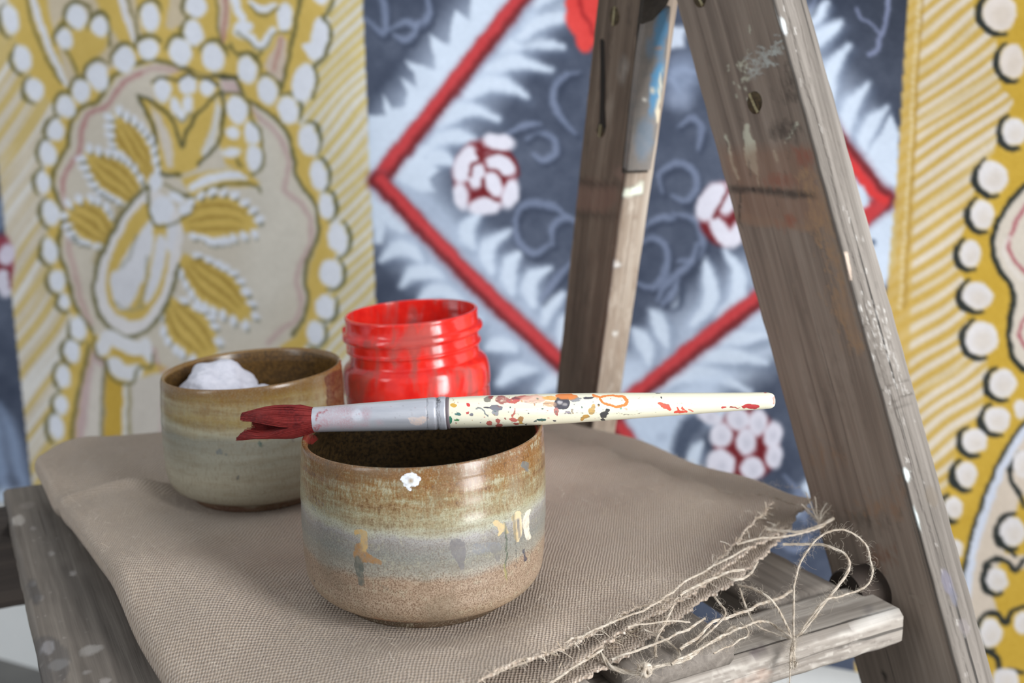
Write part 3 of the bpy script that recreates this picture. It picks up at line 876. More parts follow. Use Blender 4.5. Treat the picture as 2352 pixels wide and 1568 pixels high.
# weathered bands and filler
lc.poly([(1655, 345), (1860, 335), (1905, 520), (1700, 500)], (148, 112, 90), 30, .5)
lc.poly([(1672, 425), (1870, 440), (1874, 458), (1676, 440)], (62, 54, 48), 12, .75)
lc.poly([(1680, 485), (1880, 520), (1884, 535), (1684, 512)], (152, 122, 100), 10, .6)
lc.line([(1700, 440), (1700, 505), (1704, 520)], 3, (48, 40, 34), 3, .8); lc.line([(1727, 430), (1728, 440)], 4, (40, 34, 30), 3)
FIL = (168, 136, 104)
for p in ([(1868, 430), (1885, 425), (1912, 500), (1920, 540), (1905, 545), (1890, 520), (1870, 525), (1855, 530), (1862, 480)], [(1900, 545), (1920, 560), (1932, 620), (1950, 680), (1938, 690), (1928, 640), (1905, 600)], [(1940, 580), (1952, 590), (1965, 640), (1955, 650), (1945, 620)], [(1915, 660), (1950, 690), (1985, 800), (1975, 820), (1945, 760), (1915, 720)]):
    lc.poly(p, FIL, 8, .38)
for _ in range(230):
    t_ = r2.random() ** 1.4; y = 380 + 420 * t_; x = 1850 + 110 * t_ + r2.gauss(0, 16)
    lc.line([(x, y), (x + r2.uniform(-4, 8), y + r2.uniform(4, 22))], r2.uniform(2, 5), FIL, 3, r2.uniform(.25, .7))
for c_, p, a in (((148, 96, 78), (1790, 405, 34, 10), .4), ((150, 98, 78), (1812, 495, 18, 14), .4), ((148, 92, 74), (1840, 350, 26, 16), .45), ((60, 52, 46), (1815, 190, 36, 46), .6), ((62, 54, 48), (1800, 290, 40, 18), .5), ((150, 118, 92), (2010, 1160, 70, 30), .55), ((152, 122, 96), (1890, 1040, 44, 40), .35), ((144, 112, 88), (2060, 1130, 36, 60), .4), ((120, 84, 64), (2020, 1270, 40, 26), .5), ((70, 64, 56), (1990, 1190, 80, 24), .4), ((70, 62, 56), (1900, 880, 60, 120), .25)):
    for _ in range(46):
        x = p[0] + r2.gauss(0, p[2] * .5); y = p[1] + r2.gauss(0, p[3] * .5)
        lc.line([(x, y), (x + 5, y + r2.uniform(8, 26))], r2.uniform(2, 7), c_, 4, a * .6)
for _ in range(120):
    x = r2.uniform(1560, 2100); y = r2.uniform(0, 1500)
    lc.line([(x, y), (x + 4, y + r2.uniform(10, 40))], r2.uniform(1.5, 3), (158, 138, 118) if r2.random() < .6 else (58, 50, 44), 3, r2.uniform(.2, .5))
lc.line([(2085, 1368), (2100, 1372), (2118, 1390)], [4, 8, 3], (150, 138, 124), 4, .6)
lc.line([(2030, 1545), (2036, 1560)], 6, (30, 26, 22), 3, .8)
# marks on the light edge: long cracks, dents, stains
le = Canvas(1740, -60, 2300, 1640, 1.6, None, wob=3)
for off, a_ in ((26, .95), (12, .4), (44, .45), (54, .35)):
    pts = [(1778 + off + .2765 * (y - 31) + 3 * math.sin(y * .02 + off) + (4 * math.sin(y * .006)), y) for y in range(-40, 1620, 40)]
    le.line(pts, [1.5, 3.2, 2, 3.4, 2.4, 1.4] if off == 26 else 1.5, (60, 52, 46), 2, a_)
for q in ([(2022, 900), (2050, 882), (2085, 870)], [(2040, 935), (2060, 918), (2094, 905)], [(2046, 945), (2066, 934), (2092, 924)], [(1985, 752), (1993, 740), (1997, 735)]):
    le.line(q, 3.5, (74, 66, 58), 3, .8)
for _ in range(260):
    y = r2.uniform(690, 900) if r2.random() < .6 else r2.uniform(0, 1560)
    x = 1782 + .2765 * (y - 31) + r2.uniform(4, 62)
    le.line([(x, y), (x + 2, y + r2.uniform(3, 16))], r2.uniform(1.5, 3), (92, 84, 76) if r2.random() < .6 else (222, 218, 212), 3, r2.uniform(.3, .7))
for p, c_, a in (((2175, 1335, 12, 30), (112, 108, 122), .7), ((2190, 1370, 8, 22), (104, 104, 118), .6), ((2140, 1140, 14, 26), (110, 98, 84), .5), ((2082, 1090, 6, 16), (224, 232, 230), .9), ((2106, 1190, 4, 22), (220, 230, 228), .8), ((1800, 60, 6, 20), (222, 226, 226), .9), ((1782, 40, 4, 24), (226, 228, 224), .8), ((2215, 1440, 12, 20), (128, 120, 120), .5)):
    le.ell(*p, c_, -16, 4, a)
le.poly([(1938, 580), (1946, 578), (1958, 640), (1950, 648)], (212, 190, 172), 3, .9)
P0 = onz(2165, 1440, -.03)
D1 = ES * .36 - ER * .113 + EZ; D1 /= np.linalg.norm(D1)
C1 = ES - (ES @ D1) * D1; C1 /= np.linalg.norm(C1)
N1 = np.cross(D1, C1)                                             # out of the dark face, towards the camera side
tb = (FZ - P0[2]) / D1[2]; tt_ = (.43 - P0[2]) / D1[2]
Lg = tt_ - tb
org = P0 + D1 * tb
# dark board and the pale edge are one leg: the leg is one part, its facing strip another colour of the same board
leg = wood_bar('front_leg', org - N1 * .0002, C1, -N1, D1, .07, .0195, Lg, M_dark, lad, 60, 4, 760, .0012, lc, [0], .0003, 1)
M_legedge = m_wood('bleached_leg_edge', S(84, 77, 70), S(126, 118, 110), S(154, 146, 138), 1.1, .9, .85)
strip = wood_bar('leg_edge', org - C1 * .0022 - N1 * .0001, C1, -N1, D1, .0022, .0197, Lg, M_legedge, leg, 1, 22, 900, .0005, le, [3, 0], .0003, 2, 'pale grey weathered front edge')


def screw(px, plane_p, n, ru, rv, u, v, parent, name='screw'):
    c_ = onpl(px[0], px[1], plane_p, n)
    q = [(0, .0006), (.55, .0007), (.85, .0005), (1, -.0004)]
    V = []; m = 28
    for k_, h_ in q[1:]:
        for i in range(m):
            a = 2 * math.pi * i / m
            V.append(c_ + n * h_ + u * ru * k_ * math.cos(a) + v * rv * k_ * math.sin(a))
    Fc = [list(f)[::-1] for f in grid_faces(3, m, True)] + [list(range(m))]
    o = mesh_obj(name, V, Fc, M_screw, parent, False)
    sl = [c_ + n * .0009 + u * a_ * ru * .14 + v * b_ * rv * .95 for a_, b_ in ((-1, -1), (1, -1), (1, 1), (-1, 1))]
    sl += [p - n * .0008 for p in sl]
    s2 = mesh_obj('screw_slot', [p - np.array(parent.location) + np.array(parent.location) for p in sl], [(0, 1, 2, 3), (4, 7, 6, 5), (0, 4, 5, 1), (1, 5, 6, 2), (2, 6, 7, 3), (3, 7, 4, 0)], M_slot, parent, False)
    s2.parent = o
    return o


_t = NT('tarnished_brass'); _n = _t.noise(_t.coord('Object'), 500, 4)
M_screw = _t.fin(_t.mix(_t.rmap(_n, .35, .65), S(94, 78, 50), S(58, 46, 32)), .6, _t.bump(_n, .4, .0005), Metallic=.35)
M_slot = m_plain('slot_filled_with_paint', S(186, 178, 140), S(120, 104, 70), 600, .8)
ang = math.radians(-12)
_u = C1 * math.cos(ang) + D1 * math.sin(ang); _v2 = D1 * math.cos(ang) - C1 * math.sin(ang)
screw((1733, 236), P0, N1, .0058, .0058, _u, _v2, lad)
screw((1607, -8), P0, N1, .0058, .0058, _u, _v2, lad)

# rear leg
D2 = -ES * .36 - ER * .113 + EZ; D2 /= np.linalg.norm(D2)
C2 = ES - (ES @ D2) * D2; C2 /= np.linalg.norm(C2)
N2 = np.cross(D2, C2)
Pr = onpl(1411, 574, P0, N1)
tb2 = (FZ - Pr[2]) / D2[2]; tt2 = (.43 - Pr[2]) / D2[2]
rc = Canvas(1240, -60, 1620, 1080, 2.0, None, wob=8)
for p, c_, a in (((1360, 450, 60, 40), (132, 98, 84), .5), ((1352, 420, 70, 8), (56, 44, 34), .7), ((1345, 492, 70, 6), (60, 48, 38), .6), ((1440, 400, 30, 20), (140, 112, 100), .5), ((1330, 700, 20, 160), (70, 56, 46), .5), ((1430, 160, 10, 26), (160, 154, 146), .6), ((1402, 250, 6, 20), (158, 146, 132), .6)):
    rc.ell(*p, c_, 4, 14, a)
for _ in range(140):
    x = r2.uniform(1290, 1480); y = r2.uniform(0, 1000)
    rc.line([(x, y), (x - 3, y + r2.uniform(4, 40))], r2.uniform(2, 5), (150, 130, 112) if r2.random() < .5 else (52, 42, 34), 4, r2.uniform(.2, .5))
rleg = wood_bar('rear_leg', Pr + D2 * tb2, C2, -N2, D2, .05, .02, tt2 - tb2, M_rear, lad, 30, 4, 300, .0015, rc, [0], .0004, 5)
re_ = Canvas(1280, -60, 1620, 1080, 2.0, None, wob=8)
re_.poly([(1424, 440), (1478, 420), (1478, 445), (1455, 452), (1425, 454)], (226, 232, 214), 4)
re_.ell(1415, 605, 10, 7, (226, 226, 224), 0, 4); re_.ell(1413, 765, 5, 8, (220, 218, 212), 0, 4, .8)
for _ in range(60):
    x = r2.uniform(1370, 1470); y = r2.uniform(440, 1000)
    re_.line([(x, y), (x - 4, y + r2.uniform(10, 60))], r2.uniform(2, 7), (196, 184, 170) if r2.random() < .65 else (120, 96, 76), 5, r2.uniform(.2, .6))
rstrip = wood_bar('leg_edge', Pr + D2 * tb2 - C2 * .0022, C2, -N2, D2, .0022, .0202, tt2 - tb2, m_wood('pale_scuffed_wood', S(110, 94, 80), S(158, 142, 126), S(186, 174, 160), .7, .3, .65), rleg, 1, 10, 300, .0005, re_, [3, 0], .0003, 6, 'pale scuffed front edge')
screw((1412, 37), Pr, N2, .0058, .0058, C2, D2, lad)
screw((1380, 300), Pr, N2, .0042, .0042, C2, D2, lad)
# long dark slot in the rear leg, a groove with walls
M_hole = m_plain('dark_slot', S(40, 32, 27), S(26, 21, 18), 90, .9)


def inlay(name, pxs, P, n, mat, parent, h=.0006, lab=None):
    q = [onpl(x, y, P, n) for x, y in pxs]; m = len(q)
    V = [p + n * h for p in q] + [p - n * .001 for p in q]
    Fc = [list(range(m))] + [[i, i + m, (i + 1) % m + m, (i + 1) % m] for i in range(m)]
    o = mesh_obj(name, V, Fc, mat, parent, False)
    if lab: o['label'] = lab
    return o


inlay('slot', [(1379, 92), (1384, 88), (1389, 96), (1391, 180), (1389, 250), (1392, 290), (1388, 308), (1378, 312), (1370, 300), (1378, 280), (1380, 180)], Pr, N2, M_hole, lad, .0003, 'long dark slot cut into the rear leg')
# blue painted hinge plate on the front of the rear leg
hp = onpl(1465, 200, Pr + C2 * -.0035, C2)
t = NT('blue_painted_iron'); pc, pa = t.paint(); n_ = t.noise(t.coord('Object'), 90, 4, .65)
M_hinge = t.fin(t.mix(pa, t.mix(t.rmap(n_, .35, .7), S(112, 108, 104), S(134, 124, 116)), pc), .6, t.bump(n_, .4, .0006))
hcv = Canvas(1400, -60, 1620, 480, 2, None, wob=10)
for p, a in (((1520, 70, 14, 60), .9), ((1512, 165, 12, 26), .95), ((1505, 205, 10, 24), .9), ((1500, 240, 7, 22), .9), ((1495, 110, 12, 24), .35), ((1478, 320, 20, 50), .25)):
    hcv.ell(*p, (74, 138, 180), 8, 10, a)
hcv.line([(1520, 155), (1512, 230), (1508, 280)], [4, 6, 8], (222, 206, 178), 4, .9); hcv.ell(1478, 228, 8, 7, (220, 214, 204), 0, 4, .9); hcv.ell(1503, 205, 8, 5, (222, 206, 180), 0, 4, .9); hcv.ell(1510, 112, 9, 3, (176, 130, 104), 0, 5, .8)


def plate(name, pxs, P, n, th, mat, parent, pcv=None, ns=40, lab=None):
    """thick plate: outline given as left and right polylines"""
    Lp, Rp = [smooth(q, 12) for q in pxs]
    V = []; ncol = 14
    for i in range(len(Lp)):
        for k in range(ncol):
            x, y = Lp[i] + (Rp[i] - Lp[i]) * k / (ncol - 1)
            V.append(onpl(x, y, P, n))
    V = np.array(V); m = len(V); nr = len(Lp)
    pt = None
    if pcv is not None:
        px, py, _ = proj(V); a = pcv.sample(px, py); b = a.copy(); b[:, 3] *= .3; pt = np.vstack([a, b])
    Fc = [list(f) for f in grid_faces(nr, ncol)]
    Fc += [[i + m for i in f][::-1] for f in Fc]
    bd = [k for k in range(ncol)] + [i * ncol + ncol - 1 for i in range(1, nr)] + [(nr - 1) * ncol + k for k in range(ncol - 2, -1, -1)] + [i * ncol for i in range(nr - 2, 0, -1)]
    for i in range(len(bd)):
        a, b = bd[i], bd[(i + 1) % len(bd)]
        Fc.append([b, a, a + m, b + m])
    o = mesh_obj(name, np.vstack([V, V + C2 * th]), Fc, mat, parent, False, pt)
    if lab: o['label'] = lab
    return o


plate('hinge_gap_shade', ([(1470, 40), (1461, 140), (1446, 270), (1432, 398)], [(1536, 15), (1526, 140), (1508, 280), (1488, 396)]), Pr - C2 * .0026, C2, .002, M_metal, lad, lab='dark strip behind the blue hinge plate standing in for the gap shadow')  # added dark strip: stands in for the gap shadow beside the plate
plate('hinge_plate', ([(1482, 55), (1470, 140), (1455, 270), (1442, 392)], [(1540, 15), (1530, 140), (1512, 280), (1494, 390)]), Pr - C2 * .0075, C2, .005, M_hinge, lad, hcv, lab='grey iron hinge plate with flaking blue paint')
plate('hinge_bracket', ([(1485, -60), (1482, -20), (1478, 20), (1474, 56)], [(1545, -60), (1540, -20), (1532, 10), (1500, 46)]), Pr - C2 * .012, C2, .004, M_metal, lad, lab='dark iron bracket at the top of the hinge')
# left pair of legs and the platform
for s0, sg, nm in ((P0 @ ES, 1, 'front_leg'), (Pr @ ES + .36 * (Pr[2] + .03), -1, 'rear_leg')):
    Dl = ES * .36 * sg + ER * .113 + EZ; Dl /= np.linalg.norm(Dl)
    Cl = ES - (ES @ Dl) * Dl; Cl /= np.linalg.norm(Cl); Nl = np.cross(Dl, Cl)
    b0 = RS(-.135, s0, -.03)
    wood_bar(nm, b0 + Dl * ((FZ + .03) / Dl[2]), Cl, Nl * -1, Dl, .07 if sg > 0 else .05, .02, .46 / Dl[2], M_dark, lad, 4, 2, 20, seed=11)
ZT = -.012
rl = Canvas(1100, 1240, 2120, 1640, 1.6, None, wob=4)
for p, c_, a in (((1735, 1500, 14, 14), (74, 62, 66), .8), ((1752, 1490, 8, 12), (80, 68, 70), .7), ((1745, 1552, 28, 14), (170, 140, 122), .6), ((1700, 1568, 18, 8), (176, 146, 128), .5), ((1990, 1440, 70, 8), (206, 200, 192), .6), ((2020, 1410, 50, 6), (210, 206, 200), .6), ((1995, 1400, 12, 10), (96, 92, 92), .5), ((1910, 1360, 60, 14), (120, 112, 102), .4)):
    rl.ell(*p, c_, -18, 8, a)
for _ in range(130):
    x = r2.uniform(1500, 2080); y = 1400 + .31 * (2080 - x) + r2.uniform(4, 80)
    rl.line([(x, y), (x + r2.uniform(20, 80), y - r2.uniform(6, 24))], r2.uniform(1.2, 2.6), (206, 198, 188) if r2.random() < .6 else (110, 100, 92), 2, r2.uniform(.3, .7))
# rails run across (length along ER), object z = ER
frl = wood_bar('front_rail', RS(-.14, .3305, ZT - .012 - .018), ES, EZ, ER, .034, .018, .5273, M_edge, lad, 16, 10, 500, .0028, rl, None, .0003, 21, 'pale front rail of the platform')
wood_bar('back_rail', RS(-.14, .655, ZT - .012 - .055), ES, EZ, ER, .03, .053, .5273, m_wood('shaded_dark_wood', S(38, 32, 28), S(54, 46, 41), S(72, 63, 56), .6, .3, .8), lad, 6, 6, 60, .0018, None, None, .0005, 22, 'back rail of the platform with its shade in the wood colour')  # wood darkened to near black: the rail's shade is put into its colour
# slats run back (length along ES)
ls = Canvas(-60, 1060, 480, 1640, 1.6, None, wob=6)
for p, c_, a in (((112, 1487, 16, 14), (206, 200, 198), .95), ((135, 1525, 25, 12), (176, 172, 166), .85), ((210, 1493, 28, 11), (160, 154, 148), .8), ((120, 1270, 6, 5), (180, 172, 166), .8), ((168, 1315, 7, 6), (186, 178, 172), .8), ((62, 1160, 18, 8), (150, 140, 132), .6), ((42, 1195, 16, 12), (176, 168, 160), .8), ((75, 1215, 6, 5), (160, 152, 146), .7), ((78, 1340, 7, 6), (186, 180, 176), .8), ((88, 1375, 12, 8), (150, 144, 140), .7), ((240, 1563, 12, 8), (170, 162, 156), .7), ((80, 1360, 14, 30), (56, 54, 56), .6), ((110, 1520, 50, 60), (70, 68, 70), .5), ((200, 1545, 8, 4), (160, 154, 150), .6)):
    ls.ell(*p, c_, -14, 5, a)
for _ in range(40):
    ls.ell(r2.uniform(40, 330), r2.uniform(1200, 1568), r2.uniform(1, 3), r2.uniform(1, 2.4), (170, 162, 154), 0, 3, .7)
wood_bar('slat', RS(.0675, .30, ZT - .024), -ER, EZ, ES, .0465, .012, .41, M_slat, lad, 36, 6, 300, .002, ls, None, .0003, 31, 'paint spotted outer slat')
for k, (r0, r1) in enumerate(((.096, .150), (.165, .2108), (.2255, .2825))):
    wood_bar('slat', RS(r1, .3275, ZT - .012 - (.007 if k == 0 else 0)), -ER, EZ, ES, r1 - r0, .012, .365, M_slat, lad, 12, 4, 60, .0022, None, None, .0004, 32 + k)
wood_bar('side_rail', RS(.378, .3305 + .034, ZT - .012 - .018), -ER, EZ, ES, .05, .018, .31, M_slat, lad, 12, 4, 60, .002, None, None, .0004, 41)
M_dowel = m_plain('dark_dowel_wood', S(66, 54, 45), S(48, 39, 33), 60, .8)
# pivot dowel between the platform and the front leg
dv = []
for k, t_ in enumerate((0, .001, .03, .031)):
    for i in range(32):
        a = 2 * math.pi * i / 32; rr = .0128 if k in (1, 2) else .012
        dv.append(RS(.379 + t_, .362, -.0285) + ES * rr * math.cos(a) + EZ * rr * math.sin(a))
mesh_obj('pivot_dowel', dv, [list(f) for f in grid_faces(4, 32, True)] + [list(range(32)), list(range(96, 128))[::-1]], M_dowel, lad)

# ------------------------------------------------------------------ burlap
POT1 = np.array([-.0380, .4457, 0]); POT2 = np.array([-.1403, .5706, 0]); JAR = np.array([-.0527, .618, 0])


def curve_xy(pxs, pre=(), post=()):
    q = [np.asarray(p, float) for p in pre] + [onz(x, y, 0)[:2] for x, y in pxs] + [np.asarray(p, float) for p in post]
    return smooth(q, 14)


def resamp(q, n):
    d = np.r_[0, np.cumsum(np.linalg.norm(np.diff(q, axis=0), axis=1))]
    t = np.linspace(0, d[-1], n)
    return np.stack([np.interp(t, d, q[:, k]) for k in range(q.shape[1])], 1)


FC = np.array([-.064, .287]); EC = np.array([-.035, .735])
e_fb = curve_xy([(1180, 1568), (1310, 1490), (1450, 1402), (1550, 1345), (1640, 1285), (1780, 1176)], pre=[FC])
e_fa = curve_xy([(440, 1568), (325, 1430), (232, 1290), (140, 1165), (78, 1062)], pre=[FC])
A_ = e_fa[-1]; B_ = e_fb[-1]
e_ae = curve_xy([(180, 1020), (380, 1006)], pre=[A_], post=[EC])
e_be = curve_xy([(1620, 1118), (1500, 1076), (1370, 1026), (1255, 990)], pre=[B_], post=[EC])
NP, NQ = 300, 330
c0, c1, d0, d1 = resamp(e_fb, NP), resamp(e_ae, NP), resamp(e_fa, NQ), resamp(e_be, NQ)


def coons(u, v):
    """u along F->B, v along F->A, arrays in 0..1"""
    def at(c_, t): 
        x = np.clip(t, 0, 1) * (len(c_) - 1); i = np.minimum(x.astype(int), len(c_) - 2); f_ = (x - i)[..., None]
        return c_[i] * (1 - f_) + c_[i + 1] * f_
    U_ = u[..., None]; V_ = v[..., None]
    return ((1 - V_) * at(c0, u) + V_ * at(c1, u) + (1 - U_) * at(d0, v) + U_ * at(d1, v)
            - ((1 - U_) * (1 - V_) * FC + U_ * (1 - V_) * B_ + (1 - U_) * V_ * A_ + U_ * V_ * EC))


def flat_mask(x, y):
    m = np.ones(np.shape(x))
    for c_, r_ in ((POT1, .037), (POT2, .035), (JAR, .042)):
        d = np.hypot(x - c_[0], y - c_[1])
        m = m * np.clip((d - r_) / .035, 0, 1)
    return m * m * (3 - 2 * m)


def height(xy, u, v):
    x, y = xy[..., 0], xy[..., 1]
    h = (vnoise(x * 1000, y * 1000, 42, 81) - .5) * .005 + (vnoise(x * 1000, y * 1000, 95, 82) - .5) * .010
    # ridge of a crease near the left back corner, and the hollow behind it
    p, q = onz(150, 1150, 0)[:2], onz(470, 1120, 0)[:2]
    dl = (q - p) / np.linalg.norm(q - p); nn = np.array([-dl[1], dl[0]])
    al = (x - p[0]) * dl[0] + (y - p[1]) * dl[1]; ac = (x - p[0]) * nn[0] + (y - p[1]) * nn[1]
    env = np.clip(1 - np.abs(al - .05) / .11, 0, 1)
    h += env * (.006 * np.exp(-(ac / .007) ** 2) - .004 * np.exp(-((ac - .022) / .014) ** 2))
    # raised roll in front of the pots on the left
    p2 = onz(420, 1370, 0)[:2]
    h += .004 * np.exp(-(((x - p2[0]) * .55 + (y - p2[1]) * .83) / .028) ** 2) * np.clip((.6 - u) * 3, 0, 1)
    h *= flat_mask(x, y)
    # curl of the corner at the right
    db = np.hypot(x - B_[0], y - B_[1])
    h += .005 * np.clip(1 - db / .05, 0, 1) ** 2
    # the cut edge lifts off the layer below near that corner
    h += .0065 * np.exp(-((u - .90) / .055) ** 2) * np.clip(1 - v / .07, 0, 1) ** 2
    return h


t = NT('burlap_weave')
uvv = t.coord('UV', (1, 1, 1))
sep = t.n('ShaderNodeSeparateXYZ'); 
nzv = t.n('ShaderNodeTexNoise'); t.t.links.new(uvv, nzv.inputs['Vector']); nzv.inputs['Scale'].default_value = 160; nzv.inputs['Detail'].default_value = 2
add = t.n('ShaderNodeVectorMath', operation='MULTIPLY_ADD'); t.t.links.new(nzv.outputs['Color'], add.inputs[0]); add.inputs[1].default_value = (.0015, .0015, 0); t.t.links.new(uvv, add.inputs[2])
t.t.links.new(add.outputs[0], sep.inputs[0])
PER = .0023
su = t.math('SINE', t.math('MULTIPLY', sep.outputs[0], 2 * math.pi / PER)); sv_ = t.math('SINE', t.math('MULTIPLY', sep.outputs[1], 2 * math.pi / PER))
wv = t.math('MULTIPLY_ADD', t.math('MULTIPLY', su, sv_), .5, .5)
fn = t.noise(uvv, 1150, 4, .7); big = t.noise(uvv, 45, 4, .6); thr = t.noise(t.coord('UV', (500, 40, 1)), 1, 3); thr2 = t.noise(t.coord('UV', (40, 500, 1)), 1, 3)
col = t.ramp(t.math('ADD', t.math('MULTIPLY', wv, .42), t.math('MULTIPLY', fn, .58)), [(.20, S(92, 76, 64)), (.38, S(166, 147, 131)), (.62, S(204, 188, 172)), (.84, S(236, 226, 214))])
col = t.mix(t.rmap(big, .4, .7, 0, .25), col, S(158, 136, 116))
col = t.mix(t.rmap(t.math('ADD', thr, thr2), .8, 1.25, 0, .35), col, S(192, 172, 150))
hh = t.math('ADD', t.math('MULTIPLY', wv, 1.), t.math('MULTIPLY', fn, .8))
M_bur = t.fin(col, .95, t.bump(hh, .9, .0010), **{'Specular IOR Level': .1, 'Sheen Weight': .15})
t = NT('jute_fibre'); n_ = t.noise(t.coord('Object', (1, 1, 1)), 300, 3)
M_fib = t.fin(t.mix(t.rmap(n_, .3, .7), S(206, 196, 182), S(168, 152, 134)), .9, None, **{'Specular IOR Level': .15})
t = NT('jute_fuzz'); n_ = t.noise(t.coord('Object', (1, 1, 1)), 150, 3)
M_fuz = t.fin(t.mix(t.rmap(n_, .3, .7), S(226, 217, 203), S(190, 170, 146)), .9, None, **{'Specular IOR Level': .15})

bur = thing('burlap_cloth', (float(-.05), .5, -.012), 'folded brown burlap cloth with frayed edge spread over the stepladder platform', 'cloth')

uu = np.r_[np.linspace(0, .05, 40), np.linspace(.05, 1, NP - 39)[1:]]; vv = np.linspace(0, 1, NQ)
Ug, Vg = np.meshgrid(uu, vv)
XY = coons(Ug, Vg)
H = height(XY, Ug, Vg)
# ragged edge along the frayed side and the back
rag = (vnoise(Ug * 900, 0 * Ug, 4, 91) - .5) * .0022 * np.clip(1 - Vg / .02, 0, 1)
nrm_f = np.array([.77, -.64])
XY = XY + rag[..., None] * nrm_f
wav = .0022 * np.sin(Ug * 26) * np.clip(1 - Vg / .05, 0, 1) + .0012 * np.sin(Vg * 40) * np.clip(1 - (1 - Ug) / .04, 0, 1)
H = H + wav
inw = np.stack([np.gradient(XY[:, 0, 1]), -np.gradient(XY[:, 0, 0])], 1); inw /= np.linalg.norm(inw, axis=1)[:, None]
if (inw[100] @ (XY[100, 20] - XY[100, 0])) < 0: inw = -inw
cols = []; uvs = []
LU = np.linalg.norm(e_fb[-1] - e_fb[0]); LV_ = np.linalg.norm(e_fa[-1] - e_fa[0])
RF = .0062
sn = abs(np.cross(np.r_[(B_ - FC) / LU, 0], np.r_[(A_ - FC) / LV_, 0])[2])
DE = Ug * LU * sn                                        # distance from the folded edge
H = H - RF * (1 - np.sqrt(np.clip(1 - np.clip(1 - DE / RF, 0, 1) ** 2, 0, 1))) - .009 * np.clip(1 - DE / .055, 0, 1) ** 2 * np.clip(1.15 - 1.3 * Vg, 0, 1)
# underside, then up round the fold, then the top
for k in range(10):
    off = RF + .05 * (1 - k / 10)
    cols.append(np.c_[XY[:, 0] + inw * off, H[:, 0] - RF]); uvs.append(np.c_[np.full(NQ, -math.pi * RF / 2 - .05 * (1 - k / 10)), vv * LV_])
for k in range(10):
    a = math.pi / 2 * k / 10
    cols.append(np.c_[XY[:, 0] + inw * RF * (1 - math.sin(a)), H[:, 0] - RF * math.cos(a)]); uvs.append(np.c_[np.full(NQ, -math.pi / 2 * RF * (1 - k / 10)), vv * LV_])
for k in range(NP):
    cols.append(np.c_[XY[:, k], H[:, k]]); uvs.append(np.c_[np.full(NQ, uu[k] * LU), vv * LV_])
Vt = np.stack(cols, 1); UVt = np.stack(uvs, 1)
nc = Vt.shape[1]
top = mesh_obj('top_layer', Vt.reshape(-1, 3), grid_faces(NQ, nc), M_bur, bur, True, None, UVt.reshape(-1, 2))
md = top.modifiers.new('thickness', 'SOLIDIFY'); md.thickness = .0011; md.offset = -1


def lower(name, du0, du1, dv0, dv1, z0, seed, curl=0., lift=0., npu=220, npv=120):
    u_, v_ = np.meshgrid(np.linspace(0, 1, npu), np.linspace(0, 1, npv))
    xy = coons(u_, v_)
    eu = B_ - FC; eu = eu / np.linalg.norm(eu); ev = A_ - FC; ev = ev / np.linalg.norm(ev)
    su_ = du0 * (1 - u_) + du1 * u_; sv2 = dv0 * (1 - v_) + dv1 * v_
    rg = (vnoise(u_ * 700, v_ * 0, 4, seed) - .5) * .003 * np.clip(1 - v_ / .03, 0, 1)
    xy = xy + su_[..., None] * eu + (sv2 + rg)[..., None] * ev
    z = z0 + (vnoise(xy[..., 0] * 1000, xy[..., 1] * 1000, 38, seed) - .5) * .0016
    z = z + curl * np.clip(1 - v_ / .07, 0, 1) ** 2 * (.5 + .5 * np.sin(u_ * 21 + seed)) + curl * .7 * np.clip(1 - (1 - u_) / .05, 0, 1) ** 2 * (.5 + .5 * np.sin(v_ * 17 + seed))
    z = z + lift * np.clip(1 - (1 - u_) / .09, 0, 1) ** 1.2
    z = z - .017 * np.clip(1 - u_ * LU / .075, 0, 1) ** 1.5
    uvw = np.stack([u_ * LU, v_ * LV_], -1)
    o = mesh_obj(name, np.dstack([xy, z]).reshape(-1, 3), grid_faces(npv, npu), M_bur, bur, True, None, uvw.reshape(-1, 2))
    m_ = o.modifiers.new('thickness', 'SOLIDIFY'); m_.thickness = .0011; m_.offset = -1
    return o


lower('middle_layer', .012, .034, -.0055, -.01, -.0052, 93, .0035, .0022)
lower('bottom_layer', .014, .006, -.010, .0, -.0096, 95, .0022, .001)


# ---- yarns
def px3(x, y, z): return onz(x, y, z)


